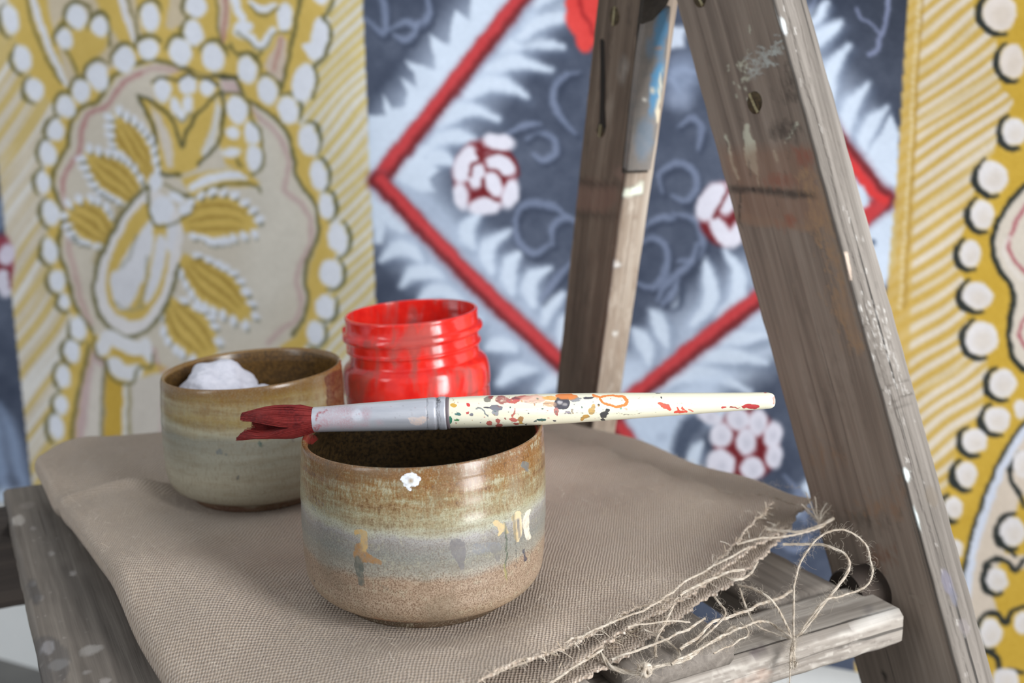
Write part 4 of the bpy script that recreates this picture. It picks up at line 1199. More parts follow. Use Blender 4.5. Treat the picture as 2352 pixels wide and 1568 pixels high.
def yarn(path, r=.00042, turns=900, fuzz=26, seed=0, name='frayed_thread', ply=3):
    rr = np.random.default_rng(seed)
    P = resamp(smooth(path, 14), max(30, int(np.linalg.norm(np.diff(np.asarray(path), axis=0), axis=1).sum() / .0007)))
    P = P + np.stack([np.interp(np.arange(len(P)), np.arange(0, len(P) + 8, 8), rr.normal(0, .00025, len(np.arange(0, len(P) + 8, 8)))) for _ in range(3)], 1)
    L = np.r_[0, np.cumsum(np.linalg.norm(np.diff(P, axis=0), axis=1))]
    T = np.gradient(P, axis=0); T /= np.linalg.norm(T, axis=1)[:, None]
    N = np.cross(T, [.31, -.2, .93]); N /= np.linalg.norm(N, axis=1)[:, None]; Bn = np.cross(T, N)
    parts = []
    rad = r * (1 + .25 * (vnoise(L * 1000, 0 * L, 5, seed) - .5))
    for k in range(ply):
        a = L * turns + k * 2 * math.pi / ply
        q = P + (N * np.cos(a)[:, None] + Bn * np.sin(a)[:, None]) * (rad * (.34 + .12 * k))[:, None]
        parts.append(tube(q, rad * (.66 - .08 * k), 5))
    m_ = int(fuzz * L[-1] / .01)
    i = rr.integers(0, len(P), m_)
    d = rr.normal(0, .55, (m_, 3)) + T[i] * (rr.choice([-1, 1], m_) * rr.uniform(.6, 1.5, m_))[:, None]; d /= np.linalg.norm(d, axis=1)[:, None]
    ln = np.where(rr.random(m_) < .9, rr.uniform(.001, .0042, m_), rr.uniform(.004, .009, m_))[:, None, None]
    n1_ = rr.normal(0, 1, (m_, 3)); n1_ -= (n1_ * d).sum(1)[:, None] * d; n1_ /= np.linalg.norm(n1_, axis=1)[:, None]
    kq = rr.uniform(1., 3.6, m_)[:, None, None]; s_ = np.linspace(0, 1, 6)[None, :, None]
    parts.append(hairs(P[i][:, None] + ln * (d[:, None] * np.sin(kq * s_) / kq + n1_[:, None] * (1 - np.cos(kq * s_)) / kq), .000032))
    v, f_ = merge(parts)
    return mesh_obj(name, v, f_, M_fib, bur)


LP = onz(1825, 1462, -.020)                      # where the loose ends gather on the front rail
npl = np.array([0., 1., 0.])


def loop_pt(x, y, dy=0.): return onpl(x, y, LP + np.array([0, dy, 0]), npl)


yarns = [
    ([loop_pt(1824, 1462), loop_pt(1822, 1400), loop_pt(1826, 1340, .004), loop_pt(1836, 1295, .01), loop_pt(1868, 1245, .014), loop_pt(1905, 1218, .016), loop_pt(1945, 1218, .016), loop_pt(1985, 1250, .015), loop_pt(2003, 1300, .013), loop_pt(1998, 1335, .011), loop_pt(1970, 1357, .008), loop_pt(1930, 1370, .004), loop_pt(1900, 1376), loop_pt(1868, 1412), loop_pt(1834, 1458)], .00052),
    ([loop_pt(1799, 1247, .03), loop_pt(1858, 1249, .026), loop_pt(1900, 1253, .022), loop_pt(1934, 1268, .019), loop_pt(1949, 1290, .016), loop_pt(1944, 1316, .013), loop_pt(1926, 1343, .01), loop_pt(1903, 1371, .006), loop_pt(1879, 1405, .003), loop_pt(1850, 1448), loop_pt(1830, 1464)], .0007),
    ([px3(1696, 1344, -.002), px3(1731, 1351, .001), px3(1768, 1376, 0), px3(1793, 1410, -.008), px3(1815, 1453, -.018), loop_pt(1824, 1468)], .0006),
    ([px3(1540, 1524, -.008), px3(1600, 1494, -.009), px3(1662, 1460, -.009), px3(1734, 1429, -.012), px3(1774, 1435, -.018), loop_pt(1802, 1453), loop_pt(1823, 1470)], .0006),
    ([px3(1560, 1490, -.008), px3(1600, 1466, -.008), px3(1637, 1429, -.006), px3(1693, 1410, -.008), px3(1749, 1388, -.012), px3(1787, 1373, -.016), px3(1818, 1357, -.018)], .0008),
    ([px3(1700, 1351, -.004), px3(1709, 1385, -.008), px3(1724, 1419, -.014), px3(1749, 1441, -.018), px3(1799, 1460, -.0205), loop_pt(1826, 1468)], .00045),
    ([px3(1690, 1250, .004), px3(1740, 1238, .004), px3(1800, 1232, .003), px3(1850, 1222, .004), px3(1895, 1205, .006)], .0006),
    ([px3(1560, 1370, .001), px3(1600, 1345, .001), px3(1640, 1326, .001), px3(1678, 1313, .002), px3(1709, 1307, .001)], .0007),
    ([px3(1000, 1612, .001), px3(1107, 1561, .001), px3(1201, 1521, .001), px3(1264, 1491, .002), px3(1370, 1443, .002), px3(1420, 1424, .003), px3(1480, 1400, .003), px3(1530, 1367, .003), px3(1580, 1333, .003), px3(1660, 1288, .003), px3(1720, 1255, .004)], .00055),
    ([px3(1545, 1390, .002), px3(1532, 1418, 0), px3(1513, 1458, -.005), px3(1504, 1490, -.009), px3(1506, 1510, -.0105)], .00065),
    ([px3(1440, 1440, .002), px3(1490, 1430, .001), px3(1535, 1426, -.001), px3(1584, 1428, -.003)], .00045),
    ([px3(1405, 1512, -.006), px3(1464, 1493, -.006), px3(1504, 1479, -.006), px3(1569, 1449, -.005), px3(1620, 1420, -.004)], .0006),
    ([px3(1377, 1496, -.005), px3(1400, 1528, -.008), px3(1429, 1540, -.009), px3(1459, 1545, -.0095), px3(1478, 1542, -.009)], .0011),
    ([px3(1484, 1540, -.009), px3(1508, 1533, -.0095), px3(1570, 1515, -.0105), px3(1616, 1482, -.0105), px3(1650, 1465, -.0105), px3(1690, 1440, -.011)], .00085),
    ([px3(1200, 1610, -.006), px3(1264, 1568, -.005), px3(1311, 1533, -.004), px3(1346, 1515, -.004), px3(1385, 1490, -.003)], .0006),
    ([px3(1640, 1370, -.001), px3(1668, 1405, -.004), px3(1640, 1440, -.008), px3(1598, 1480, -.0105)], .0005),
    ([px3(1760, 1215, .001), px3(1830, 1222, .002), px3(1880, 1208, .004), px3(1915, 1188, .008)], .0009),
    ([px3(1480, 1445, -.004), px3(1530, 1470, -.008), px3(1560, 1500, -.0105), px3(1540, 1528, -.0105)], .0005),
    ([px3(1655, 1320, 0), px3(1690, 1330, 0), px3(1720, 1322, -.002), px3(1740, 1290, 0)], .0007),
    ([px3(1735, 1135, .002), px3(1790, 1145, .004), px3(1850, 1166, .006), px3(1905, 1178, .007)], .0004),
    ([px3(1640, 1500, -.0105), px3(1700, 1470, -.0108), px3(1720, 1450, -.012), px3(1700, 1428, -.01)], .0004),
]
for k, (q, r_) in enumerate(yarns):
    yarn(q, r_ * .92, 520 if r_ < .0007 else 380, 58, 100 + k)
# ends hanging over the rail as a tassel, and the tuft at the far corner
for k in range(7):
    x = 1822 + random.uniform(-6, 8); dx = random.uniform(-10, 10)
    yb_ = random.choice([1520, 1545, 1600, 1640])
    yarn([loop_pt(1824, 1464), loop_pt(x, 1490, -.006), loop_pt(x + dx * .6, 1530, -.010), loop_pt(x + dx, yb_, -.0115)], random.uniform(.0003, .0005), 900, 36, 140 + k)
for k in range(9):
    a_, b_ = random.uniform(-40, 60), random.uniform(-52, 10)
    st = px3(1880, 1198, .004)
    yarn([st, st + np.array([.00013 * a_, .004, -.0001 * b_ + .002]), st + np.array([.00024 * a_, .006, -.00022 * b_ + .003])], .0003, 900, 50, 160 + k)
# round knot in one of the loose ends
rr = np.random.default_rng(5); parts = []
kc = px3(1481, 1538, -.0065)
for k in range(7):
    ax = rr.normal(0, 1, 3); ax /= np.linalg.norm(ax); u_ = np.cross(ax, [.3, .5, .8]); u_ /= np.linalg.norm(u_); w_ = np.cross(ax, u_)
    a = np.linspace(0, 2 * math.pi, 30)
    parts.append(tube(kc + (u_ * np.cos(a)[:, None] + w_ * np.sin(a)[:, None]) * .0021 + ax * rr.uniform(-.0012, .0012), .0009, 6))
for k in range(160):
    d = rr.normal(0, 1, 3); d /= np.linalg.norm(d); s_ = np.linspace(0, 1, 4)[:, None]
    parts.append(tube(kc + d * .0022 + (d * s_ + rr.normal(0, .6, 3) * s_ ** 2) * rr.uniform(.001, .0032), .00005, 3, False))
mesh_obj('knot', *merge(parts), M_fib, bur)

# ---- fuzz: loose fibres over the weave and the fringe along the cut edges
rr = np.random.default_rng(9)
FP = []; FR = []


def fibre(p, d, c_, L, r):
    FP.append((p, d, c_, L)); FR.append(r)


NB = 8500
iu = rr.random(NB); iv = rr.random(NB)
pt_xy = coons(iu, iv); ph = height(pt_xy, iu, iv)
for k in range(NB):
    p = np.r_[pt_xy[k], ph[k]]
    if any(np.hypot(*(p[:2] - c_[:2])) < .034 for c_ in (POT1, POT2, JAR)): continue
    a = rr.uniform(0, 2 * math.pi)
    d = np.array([math.cos(a), math.sin(a), rr.uniform(.1, .9)]); c_ = rr.normal(0, .5, 3) - np.array([0, 0, .3])
    fibre(p, d, c_, rr.uniform(.0008, .0034), .000035 if rr.random() < .7 else .00006)
NE = 1900
ue = rr.random(NE); z0_ = np.zeros(NE); pe_ = coons(ue, z0_); he_ = height(pe_, ue, z0_) + .0022 * np.sin(ue * 26)
for k in range(NE):
    lay = rr.integers(0, 3)
    p = np.r_[pe_[k], (he_[k], -.005, -.009)[lay]]
    p[:2] += np.array([.77, -.64]) * ((0, -.002, -.0035)[lay] + .0045 * (lay > 0))
    d = np.array([.77, -.64, 0]) * rr.uniform(.2, 1) + rr.normal(0, .55, 3); c_ = rr.normal(0, .5, 3)
    fibre(p, d, c_, rr.uniform(.0008, .0036), rr.choice([.00004, .00007, .00018]))
vb_ = rr.random(900) * .75; ob_ = np.ones(900); pb_ = coons(ob_, vb_); hb_ = height(pb_, ob_, vb_)
for k in range(900):
    p = np.r_[pb_[k], hb_[k]]
    if rr.random() < .5: p += np.array([.0205, .0255, -.003])
    d = np.array([.6, .6, .5]) * rr.uniform(.1, .8) + rr.normal(0, .5, 3)
    fibre(p, d, rr.normal(0, .4, 3), rr.uniform(.0006, .0024), .00004)
s_ = np.linspace(0, 1, 4)[None, :, None]
p_, d_, c2_ = (np.array([q[k] for q in FP])[:, None] for k in range(3)); l_ = np.array([q[3] for q in FP])[:, None, None]
fz = mesh_obj('loose_fibres', *hairs(p_ + (d_ * s_ + c2_ * s_ ** 2) * l_, np.array(FR)[:, None]), M_fuz, bur)
fz['kind'] = 'stuff'

# ------------------------------------------------------------------ stoneware pots
def pot(name, c_, R, Hh, foot, label, pcv, mat, seed, rim_tilt, nseg=420):
    root = thing(name, tuple(c_), label, 'pot')
    pr = [(foot - .004, .0016), (foot - .002, 0), (foot, 0), (foot + .0008, .0012), (foot + .0012, .0038), (foot + .003, .0046), (R * .89, .0072), (R * .945, .0102), (R * .977, .0145), (R * .99, .021), (R * .996, .030), (R * 1.0, .040), (R * .997, Hh - .02), (R * .988, Hh - .010),
          (R * .981, Hh - .004), (R * .976, Hh - .0015), (R * .966, Hh - .0002), (R * .955, Hh + .0001), (R * .935, Hh - .0008), (R * .922, Hh - .0028), (R * .915, Hh - .008), (R * .905, Hh * .5), (R * .86, .018), (R * .7, .0095), (R * .4, .008), (.0005, .008)]
    q = dense(smooth(pr, 8), .00042)
    th_r = .00004 * np.sin(q[:, 1] * 900 + seed) * (q[:, 1] > .012) * (q[:, 1] < Hh - .006) + .00006 * np.sin(q[:, 1] * 520 + seed)
    q[:, 0] = np.maximum(q[:, 0] + th_r, .0004)
    V, Fc = lathe(q, nseg, c_, None, lambda x, z: np.clip(z / Hh, 0, 1) ** 2 * rim_tilt * x / R, .004)
    V[:, 2] += 0
    ctr = V - np.asarray(c_)
    rad = np.hypot(ctr[:, 0], ctr[:, 1])
    px, py, _ = proj(V)
    pt = pcv.sample(px, py)
    # only the outer wall that faces the camera carries these runs and spots, the rim lip its own
    ntot = len(q); row = np.repeat(np.arange(ntot), nseg)
    krim = int(np.argmax(q[:, 1]))
    vd = CAM - V; facing = (ctr[:, 0] * vd[:, 0] + ctr[:, 1] * vd[:, 1]) > 0
    pt[(row > krim + 16) | ~(facing | (row > krim - 14)), 3] = 0
    return root, mesh_obj('body', V, Fc, mat, root, True, pt)


def m_glaze(name, H0, R0, kind):
    t = NT(name)
    tc = t.n('ShaderNodeTexCoord'); sp_ = t.n('ShaderNodeSeparateXYZ'); t.t.links.new(tc.outputs['Object'], sp_.inputs[0])
    x, y, z = sp_.outputs[0], sp_.outputs[1], sp_.outputs[2]
    v = t.coord('Object'); vstr = t.coord('Object', (1, 1, .35)); vring = t.coord('Object', (.45, .45, 3.4))
    nb = t.noise(v, 55, 4, .6); sp1 = t.noise(vstr, 900, 3, .7); sp2 = t.noise(vstr, 420, 4, .65); rg = t.noise(vring, 90, 4, .6); spk = t.noise(v, 1700, 2, .6)
    zz = t.math('DIVIDE', z, H0)
    zz = t.math('ADD', zz, t.math('ADD', t.math('MULTIPLY_ADD', nb, .12, -.06), t.math('MULTIPLY_ADD', rg, .08, -.04)))
    AMB = S(138, 92, 38); DAM = S(92, 66, 36)
    if kind == 1:
        base = t.ramp(zz, [(.0, S(84, 68, 50)), (.065, S(104, 84, 60)), (.085, S(160, 98, 44)), (.12, S(176, 152, 124)), (.2, S(162, 140, 118)), (.36, S(154, 130, 108)), (.405, S(150, 146, 134)), (.5, S(132, 134, 128)), (.56, S(140, 138, 134)), (.60, S(158, 156, 154)), (.63, S(182, 184, 168)), (.68, S(164, 160, 130)), (.86, S(150, 132, 92)), (.95, S(136, 100, 54)), (1., S(122, 82, 40))])
        m1 = t.math('ADD', t.math('MULTIPLY', sp1, .40), t.math('ADD', t.math('MULTIPLY', sp2, .2), t.math('MULTIPLY', rg, .40)))
        base = t.mix(t.math('MULTIPLY', t.rmap(m1, .45, .56), t.rmap(zz, .6, .9, 0, 1.)), base, AMB)
        base = t.mix(t.math('MULTIPLY', t.rmap(m1, .54, .62), t.rmap(zz, .56, .8, .1, .85)), base, DAM)
        base = t.mix(t.math('MULTIPLY', t.rmap(m1, .47, .40), t.rmap(zz, .55, .75, .35, .6)), base, S(184, 182, 156))
        lo_ = t.rmap(zz, .38, .46, 1., .55)
        base = t.mix(t.math('MULTIPLY', t.rmap(spk, .50, .62), t.math('MULTIPLY', lo_, .8)), base, S(104, 80, 62))
        base = t.mix(t.math('MULTIPLY', t.rmap(spk, .46, .36), t.math('MULTIPLY', lo_, .45)), base, S(192, 176, 156))
        base = t.mix(t.math('MULTIPLY', t.rmap(nb, .5, .68), .45), base, S(122, 108, 88))
    else:
        base = t.ramp(zz, [(.0, S(96, 62, 44)), (.05, S(110, 76, 54)), (.075, S(168, 160, 140)), (.3, S(176, 168, 146)), (.45, S(164, 160, 142)), (.6, S(150, 148, 134)), (.66, S(176, 170, 144)), (.76, S(164, 142, 88)), (.84, S(170, 156, 116)), (.92, S(148, 118, 62)), (1., S(120, 84, 40))])
        base = t.mix(t.math('MULTIPLY', t.rmap(t.math('ADD', t.math('MULTIPLY', sp2, .5), t.math('MULTIPLY', rg, .5)), .46, .6), t.rmap(zz, .62, .9, 0, .8)), base, S(140, 100, 42))
        base = t.mix(t.math('MULTIPLY', t.rmap(sp1, .5, .66), .35), base, S(122, 104, 78))
        base = t.mix(t.math('MULTIPLY', t.rmap(rg, .5, .62), .25), base, S(136, 116, 84))
        base = t.mix(t.math('MULTIPLY', t.rmap(spk, .5, .66), .2), base, S(196, 190, 172))
    # inside: brown glaze
    rad2 = t.math('ADD', t.math('MULTIPLY', x, x), t.math('MULTIPLY', y, y))
    ins = t.math('LESS_THAN', rad2, t.math('MULTIPLY', (R0 * .936) ** 2, 1.))
    ins = t.math('MULTIPLY', ins, t.math('GREATER_THAN', z, .0078 if kind else 0))
    # the foot and lower wall are narrower too: only count points high enough or well inside
    low = t.math('LESS_THAN', z, H0 * .27)
    ins = t.math('MULTIPLY', ins, t.math('SUBTRACT', 1., t.math('MULTIPLY', low, t.math('GREATER_THAN', rad2, (R0 * .80) ** 2))))
    inner = t.mix(t.rmap(t.noise(v, 620, 4, .65), .4, .62), S(70, 54, 32) if kind == 1 else S(112, 82, 40), S(38, 30, 21) if kind == 1 else S(76, 55, 28))
    base = t.mix(ins, base, inner)
    base = t.mix(1., base, (.82, .81, .80, 1), 'MULTIPLY')
    pc, pa = t.paint()
    # dried paint is chipped and thin at its borders
    pe = t.rmap(t.math('ADD', pa, t.math('MULTIPLY_ADD', t.noise(vstr, 1300, 4, .7), 1.5, -.75)), .45, .6)
    pa = t.math('MULTIPLY', t.math('MINIMUM', pe, t.rmap(pa, 0., .15)), t.rmap(t.noise(v, 600, 3), .35, .6, .55, .95))
    base = t.mix(pa, base, pc)
    b = t.bump(t.math('ADD', sp2, t.math('MULTIPLY', rg, .8)), .12, .0006)
    ro = t.math('ADD', t.rmap(zz, .35, .6, .5, .27), t.math('MULTIPLY', pa, .15))
    return t.fin(base, ro, b, **{'Coat Weight': .16, 'Coat Roughness': .1})


p1 = Canvas(660, 880, 1290, 1460, 1.2, None, wob=5)
OCH = (186, 160, 112)
for q, w, c_, a in (([(1190, 1180), (1192, 1215), (1188, 1240)], [16, 18, 10], (206, 184, 146), .95), ([(1214, 1172), (1210, 1200), (1214, 1236)], [10, 16, 12], (214, 204, 184), .95), ([(1180, 1185), (1184, 1240)], 8, OCH, .9), ([(1140, 1200), (1150, 1215), (1146, 1226)], [16, 14, 6], (196, 170, 124), .85), ([(1158, 1202), (1164, 1222)], 8, (190, 166, 122), .8),
                    ([(818, 1222), (836, 1224), (834, 1262)], [10, 16, 18], (176, 146, 96), .85), ([(822, 1255), (822, 1275), (846, 1280), (870, 1290)], [18, 26, 24, 14], (146, 108, 66), .7), ([(820, 1284), (824, 1300), (830, 1338)], [14, 22, 16], (82, 84, 76), .9), ([(828, 1300), (826, 1330)], 8, (70, 76, 70), .7),
                    ([(1050, 1255), (1056, 1280), (1062, 1306)], [40, 26, 8], (104, 100, 100), .85), ([(1095, 1260), (1140, 1255)], 26, (112, 112, 114), .6), ([(1136, 1260), (1142, 1286)], [24, 10], (108, 104, 100), .7), ([(1160, 1190), (1163, 1260), (1162, 1325)], [3, 6, 3], (70, 78, 62), .85), ([(1180, 1180), (1184, 1290), (1180, 1310)], [3, 4, 2], (64, 66, 66), .7), ([(1202, 1262), (1204, 1286)], 6, (48, 50, 66), .9), ([(1190, 1195), (1192, 1235)], [6, 3], (60, 62, 72), .8),
                    ([(1158, 1300), (1162, 1340)], [8, 5], (150, 140, 84), .6), ([(1110, 1350), (1108, 1380)], 4, (112, 106, 100), .5), ([(1126, 1345), (1128, 1378)], 4, (112, 106, 100), .5), ([(862, 1340), (890, 1352)], [4, 10], (96, 88, 74), .5), ([(715, 1140), (730, 1160), (760, 1175)], [20, 34, 10], (96, 100, 120), .35)):
    p1.line(q, w, c_, 4, a)
for x, y, rx, ry in ((928, 1098, 9, 10), (944, 1092, 14, 6), (950, 1108, 13, 9), (934, 1112, 8, 8), (960, 1098, 8, 6), (938, 1104, 12, 5), (940, 1122, 5, 4)):
    p1.ell(x, y, rx, ry, (226, 232, 240), 0, 4, .95)
p1.ell(944, 1104, 6, 5, (160, 142, 116), 0, 5, .7)
p1.ell(1206, 1068, 10, 9, (92, 96, 96), 0, 4, .85); p1.ell(1210, 1078, 5, 8, (96, 98, 98), 0, 4, .7)
p1.line([(694, 990), (712, 1006), (745, 1026), (790, 1038)], [30, 26, 14, 5], (128, 40, 38), 10, .75)
p1.line([(1226, 970), (1232, 986), (1226, 998)], [8, 9, 3], (176, 62, 40), 5, .6)
r2 = random.Random(12)
for _ in range(26):
    p1.ell(r2.uniform(700, 1240), r2.uniform(1220, 1400), r2.uniform(1, 2.2), r2.uniform(1, 3), (66, 60, 56), 0, 2, .7)
M_p1 = m_glaze('amber_and_grey_glaze', .0733, .0519, 1)
pot1, pot1b = pot('stoneware_pot', POT1, .0524, .0733, .0372, 'amber and grey glazed stoneware pot in front, with the paintbrush across its rim', p1, M_p1, 1.3, .0024)
p2c = Canvas(370, 780, 820, 1200, 1.6, None, wob=6)
p2c.poly([(742, 868), (770, 850), (800, 840), (800, 935), (752, 940), (748, 905)], (74, 34, 22), 8, .92)
for x, y, rx, ry, c_ in ((506, 1036, 10, 8, (112, 116, 114)), (600, 1022, 8, 7, (70, 92, 84)), (545, 1096, 4, 9, (96, 96, 90)), (520, 1044, 5, 5, (110, 112, 108)), (670, 1005, 6, 18, (112, 104, 96))):
    p2c.ell(x, y, rx, ry, c_, 0, 5, .75)
p2c.line([(780, 825), (790, 818), (786, 835)], 8, (206, 212, 220), 5, .8)
M_p2 = m_glaze('pale_oatmeal_glaze', .0697, .0482, 2)
pot2, pot2b = pot('stoneware_pot', POT2, .0486, .0697, .0345, 'pale oatmeal stoneware pot at the back left holding white tissue', p2c, M_p2, 4.1, .0026, 300)

# crumpled tissue standing in the back pot
def tissue(cen, sx, sy, sz, seed, lean):
    n, m = 60, 90
    th = np.linspace(0, 2 * math.pi, m, endpoint=False)[None, :]; ph = np.linspace(.02, math.pi - .02, n)[:, None]
    x = np.sin(ph) * np.cos(th); y = np.sin(ph) * np.sin(th); z = np.cos(ph) + 0 * th
    a = th * 3; 
    d = 1 + .05 * np.sin(th * 3 + 2 * z + seed) + .03 * np.sin(th * 7 - 4 * z + 2 * seed) + .12 * (vnoise((x + 2) * 40 + z * 13, (y + 2) * 40 + z * 29, 15, seed) - .5) + .07 * (vnoise((x + 2) * 90, (y + 2) * 90 + z * 60, 12, seed + 4) - .5)
    V = np.stack([x * d * sx, z * d * sy, y * d * sz], -1).reshape(-1, 3) + cen
    return V, grid_faces(n, m, True)


_t = NT('white_tissue'); _n = _t.noise(_t.coord('Object'), 260, 4)
M_tis = _t.fin(_t.mix(_t.rmap(_n, .3, .7), S(212, 211, 220), S(192, 192, 203)), .95, _t.bump(_n, .5, .0012), **{'Subsurface Weight': .15, 'Subsurface Radius': (.003, .003, .003)})
tv, tf = tissue(POT2 + np.array([-.0205, .006, .050]), .0235, .024, .0205, 3, -.004)
tv2, tf2 = tissue(POT2 + np.array([.008, -.006, .042]), .022, .020, .017, 8, .001)
tv3, tf3 = tissue(POT2 + np.array([0, 0, .026]), .030, .030, .018, 5, 0)
for v_ in (tv, tv2, tv3):                                  # keep the wad inside the wall of the pot
    d = v_[:, :2] - POT2[:2]; r_ = np.hypot(d[:, 0], d[:, 1]); lim = np.where(v_[:, 2] < .024, .033, .0405)
    k_ = np.minimum(1, lim / np.maximum(r_, 1e-6)); v_[:, :2] = POT2[:2] + d * k_[:, None]; v_[:, 2] = np.maximum(v_[:, 2], .0105)
tis = mesh_obj('crumpled_tissue', np.vstack([tv, tv2, tv3]), np.vstack([tf, tf2 + len(tv), tf3 + len(tv) + len(tv2)]), M_tis)
tag(tis, 'white crumpled tissue stuffed into the back stoneware pot', 'tissue')

# ------------------------------------------------------------------ red paint jar
jar = thing('paint_jar', tuple(JAR), 'open plastic screw-neck jar smeared with bright red paint behind the pots', 'jar')
JH = .0925
jp = [(.030, .0012), (.034, 0), (.0385, .0005), (.0405, .003), (.0409, .008), (.0410, .040), (.0410, .0455), (.0416, .0475), (.0418, .052), (.0415, .0575), (.0405, .0615), (.0385, .0640), (.0370, .0655), (.0366, .068), (.0367, .071), (.0378, .0722), (.0380, .0733), (.0369, .0745), (.0368, .078), (.0370, .0795), (.0392, .0808), (.0396, .0822), (.0390, .0838), (.0374, .0852), (.0372, .0895), (.0374, .0915), (.0370, .0925), (.0362, .0925), (.0357, .0915),
      (.0356, .080), (.0356, .067), (.0372, .063), (.0392, .0605), (.0398, .057), (.0396, .040), (.0394, .006), (.036, .0032), (.0005, .003)]
jp = [(r_ * 1.03, z_ * .967) for r_, z_ in jp]
q = dense(smooth(jp, 5), .0005)
Vj, Fj = lathe(q, 220, (0, 0, 0))
# the thread climbs: shear the raised rings a little around the neck
thj = np.arctan2(Vj[:, 1], Vj[:, 0]); nk = (Vj[:, 2] > .0682) & (Vj[:, 2] < .0836) & (np.hypot(Vj[:, 0], Vj[:, 1]) > .0377)
Vj[:, 2] += np.where(nk, .0022 * (thj / math.pi) * np.clip(np.minimum(Vj[:, 2] - .0682, .0836 - Vj[:, 2]) / .004, 0, 1), 0)
Vj = Vj @ np.array(Matrix.Rotation(math.radians(-3.6), 3, 'Y')).T
Vj = Vj - np.array([0, 0, Vj[:, 2].min() + 0.0003]) + JAR
t = NT('red_paint_on_clear_plastic')
v = t.coord('Object'); vs_ = t.coord('Object', (1, 1, .45))
n1 = t.noise(vs_, 42, 3, .55, .6); n2 = t.noise(v, 150, 3, .6); n3 = t.noise(t.coord('Object', (3, 3, .4)), 60, 3)
pa_ = t.math('ADD', t.math('MULTIPLY', n1, .7), t.math('MULTIPLY', n3, .3))
colr = t.mix(t.rmap(n2, .35, .65), S(232, 40, 28), S(210, 26, 22))
colr = t.mix(t.rmap(pa_, .5, .62, 0, .65), colr, S(244, 92, 78))
t.fin(colr, .16, t.bump(n2, .12, .0008), **{'Coat Weight': .4, 'Coat Roughness': .06, 'Subsurface Weight': .25, 'Subsurface Radius': (.01, .002, .001), 'Subsurface Scale': .6})
gl = t.n('ShaderNodeBsdfPrincipled'); gl.inputs['Base Color'].default_value = S(236, 172, 164); gl.inputs['Roughness'].default_value = .12; gl.inputs['Transmission Weight'].default_value = .85; gl.inputs['IOR'].default_value = 1.25
mx = t.n('ShaderNodeMixShader'); t.set(mx.inputs[0], t.rmap(pa_, .50, .58, .06, .72))
t.t.links.new(t.b.outputs[0], mx.inputs[1]); t.t.links.new(gl.outputs[0], mx.inputs[2]); t.t.links.new(mx.outputs[0], t.out.inputs[0])
mesh_obj('body', Vj, Fj, t.m, jar)
t = NT('red_paint'); n1 = t.noise(t.coord('Object'), 40, 3)
M_red = t.fin(t.mix(t.rmap(n1, .3, .7), S(206, 22, 18), S(176, 14, 14)), .25, None, **{'Coat Weight': .3})
pv = []
rj = np.linspace(.0005, .0386, 12)
for r_ in rj:
    for i in range(60):
        a = 2 * math.pi * i / 60
        pv.append(JAR + np.array([r_ * math.cos(a), r_ * math.sin(a), .034 + .0008 * math.sin(3 * a) * r_ / .04]))
mesh_obj('paint', pv, grid_faces(12, 60, True), M_red, jar)['label'] = 'pool of red paint inside the jar'

# ------------------------------------------------------------------ paintbrush
BP = np.array([0, POT1[1] + .001, 0]); BN = np.array([0, 1., 0])


def bp(x, y): return onpl(x, y, BP, BN)


fa, fb = bp(722, 963.5), bp(1027, 948)
he = bp(1778, 919.5)
bax = fb - fa; bax /= np.linalg.norm(bax)
mpp = np.linalg.norm(bp(1000, 950) - bp(1001, 950))
bru = thing('paintbrush', tuple(fb), 'round paintbrush with red bristles and paint-spattered cream handle resting across the front pot', 'paintbrush')


def revolve(stations, nseg, mat, name, pcv=None, step=None, parent=bru):
    """stations: (px x, px y centre, px radius)"""
    st = np.array(stations, float)
    s3 = smooth(st, 10)
    d = np.r_[0, np.cumsum(np.hypot(np.diff(s3[:, 0]), np.diff(s3[:, 1])) + np.abs(np.diff(s3[:, 2])))]
    tt = np.arange(0, d[-1] + step, step); s3 = np.stack([np.interp(tt, d, s3[:, k]) for k in range(3)], 1)
    V = []
    dirx = bp(st[-1, 0], st[-1, 1]) - bp(st[0, 0], st[0, 1]); dirx /= np.linalg.norm(dirx)
    e1 = np.cross(dirx, [0, 1, 0]); e1 /= np.linalg.norm(e1); e2 = np.cross(dirx, e1)
    a = np.arange(nseg) * 2 * math.pi / nseg
    for x, y, r_ in s3:
        c_ = bp(x, y)
        V.append(c_ + r_ * mpp * (np.cos(a)[:, None] * e1 + np.sin(a)[:, None] * e2))
    V = np.vstack(V); nr = len(s3)
    pt = np.zeros((len(V), 4))
    if pcv is not None:
        px, py, _ = proj(V); pt = pcv.sample(px, py)
        pt[V[:, 1] > BP[1] + .0004, 3] = 0
    return mesh_obj(name, V, (grid_faces(nr, nseg, True), [list(range(nseg))[::-1], [(nr - 1) * nseg + k for k in range(nseg)]]), mat, parent, True, pt)


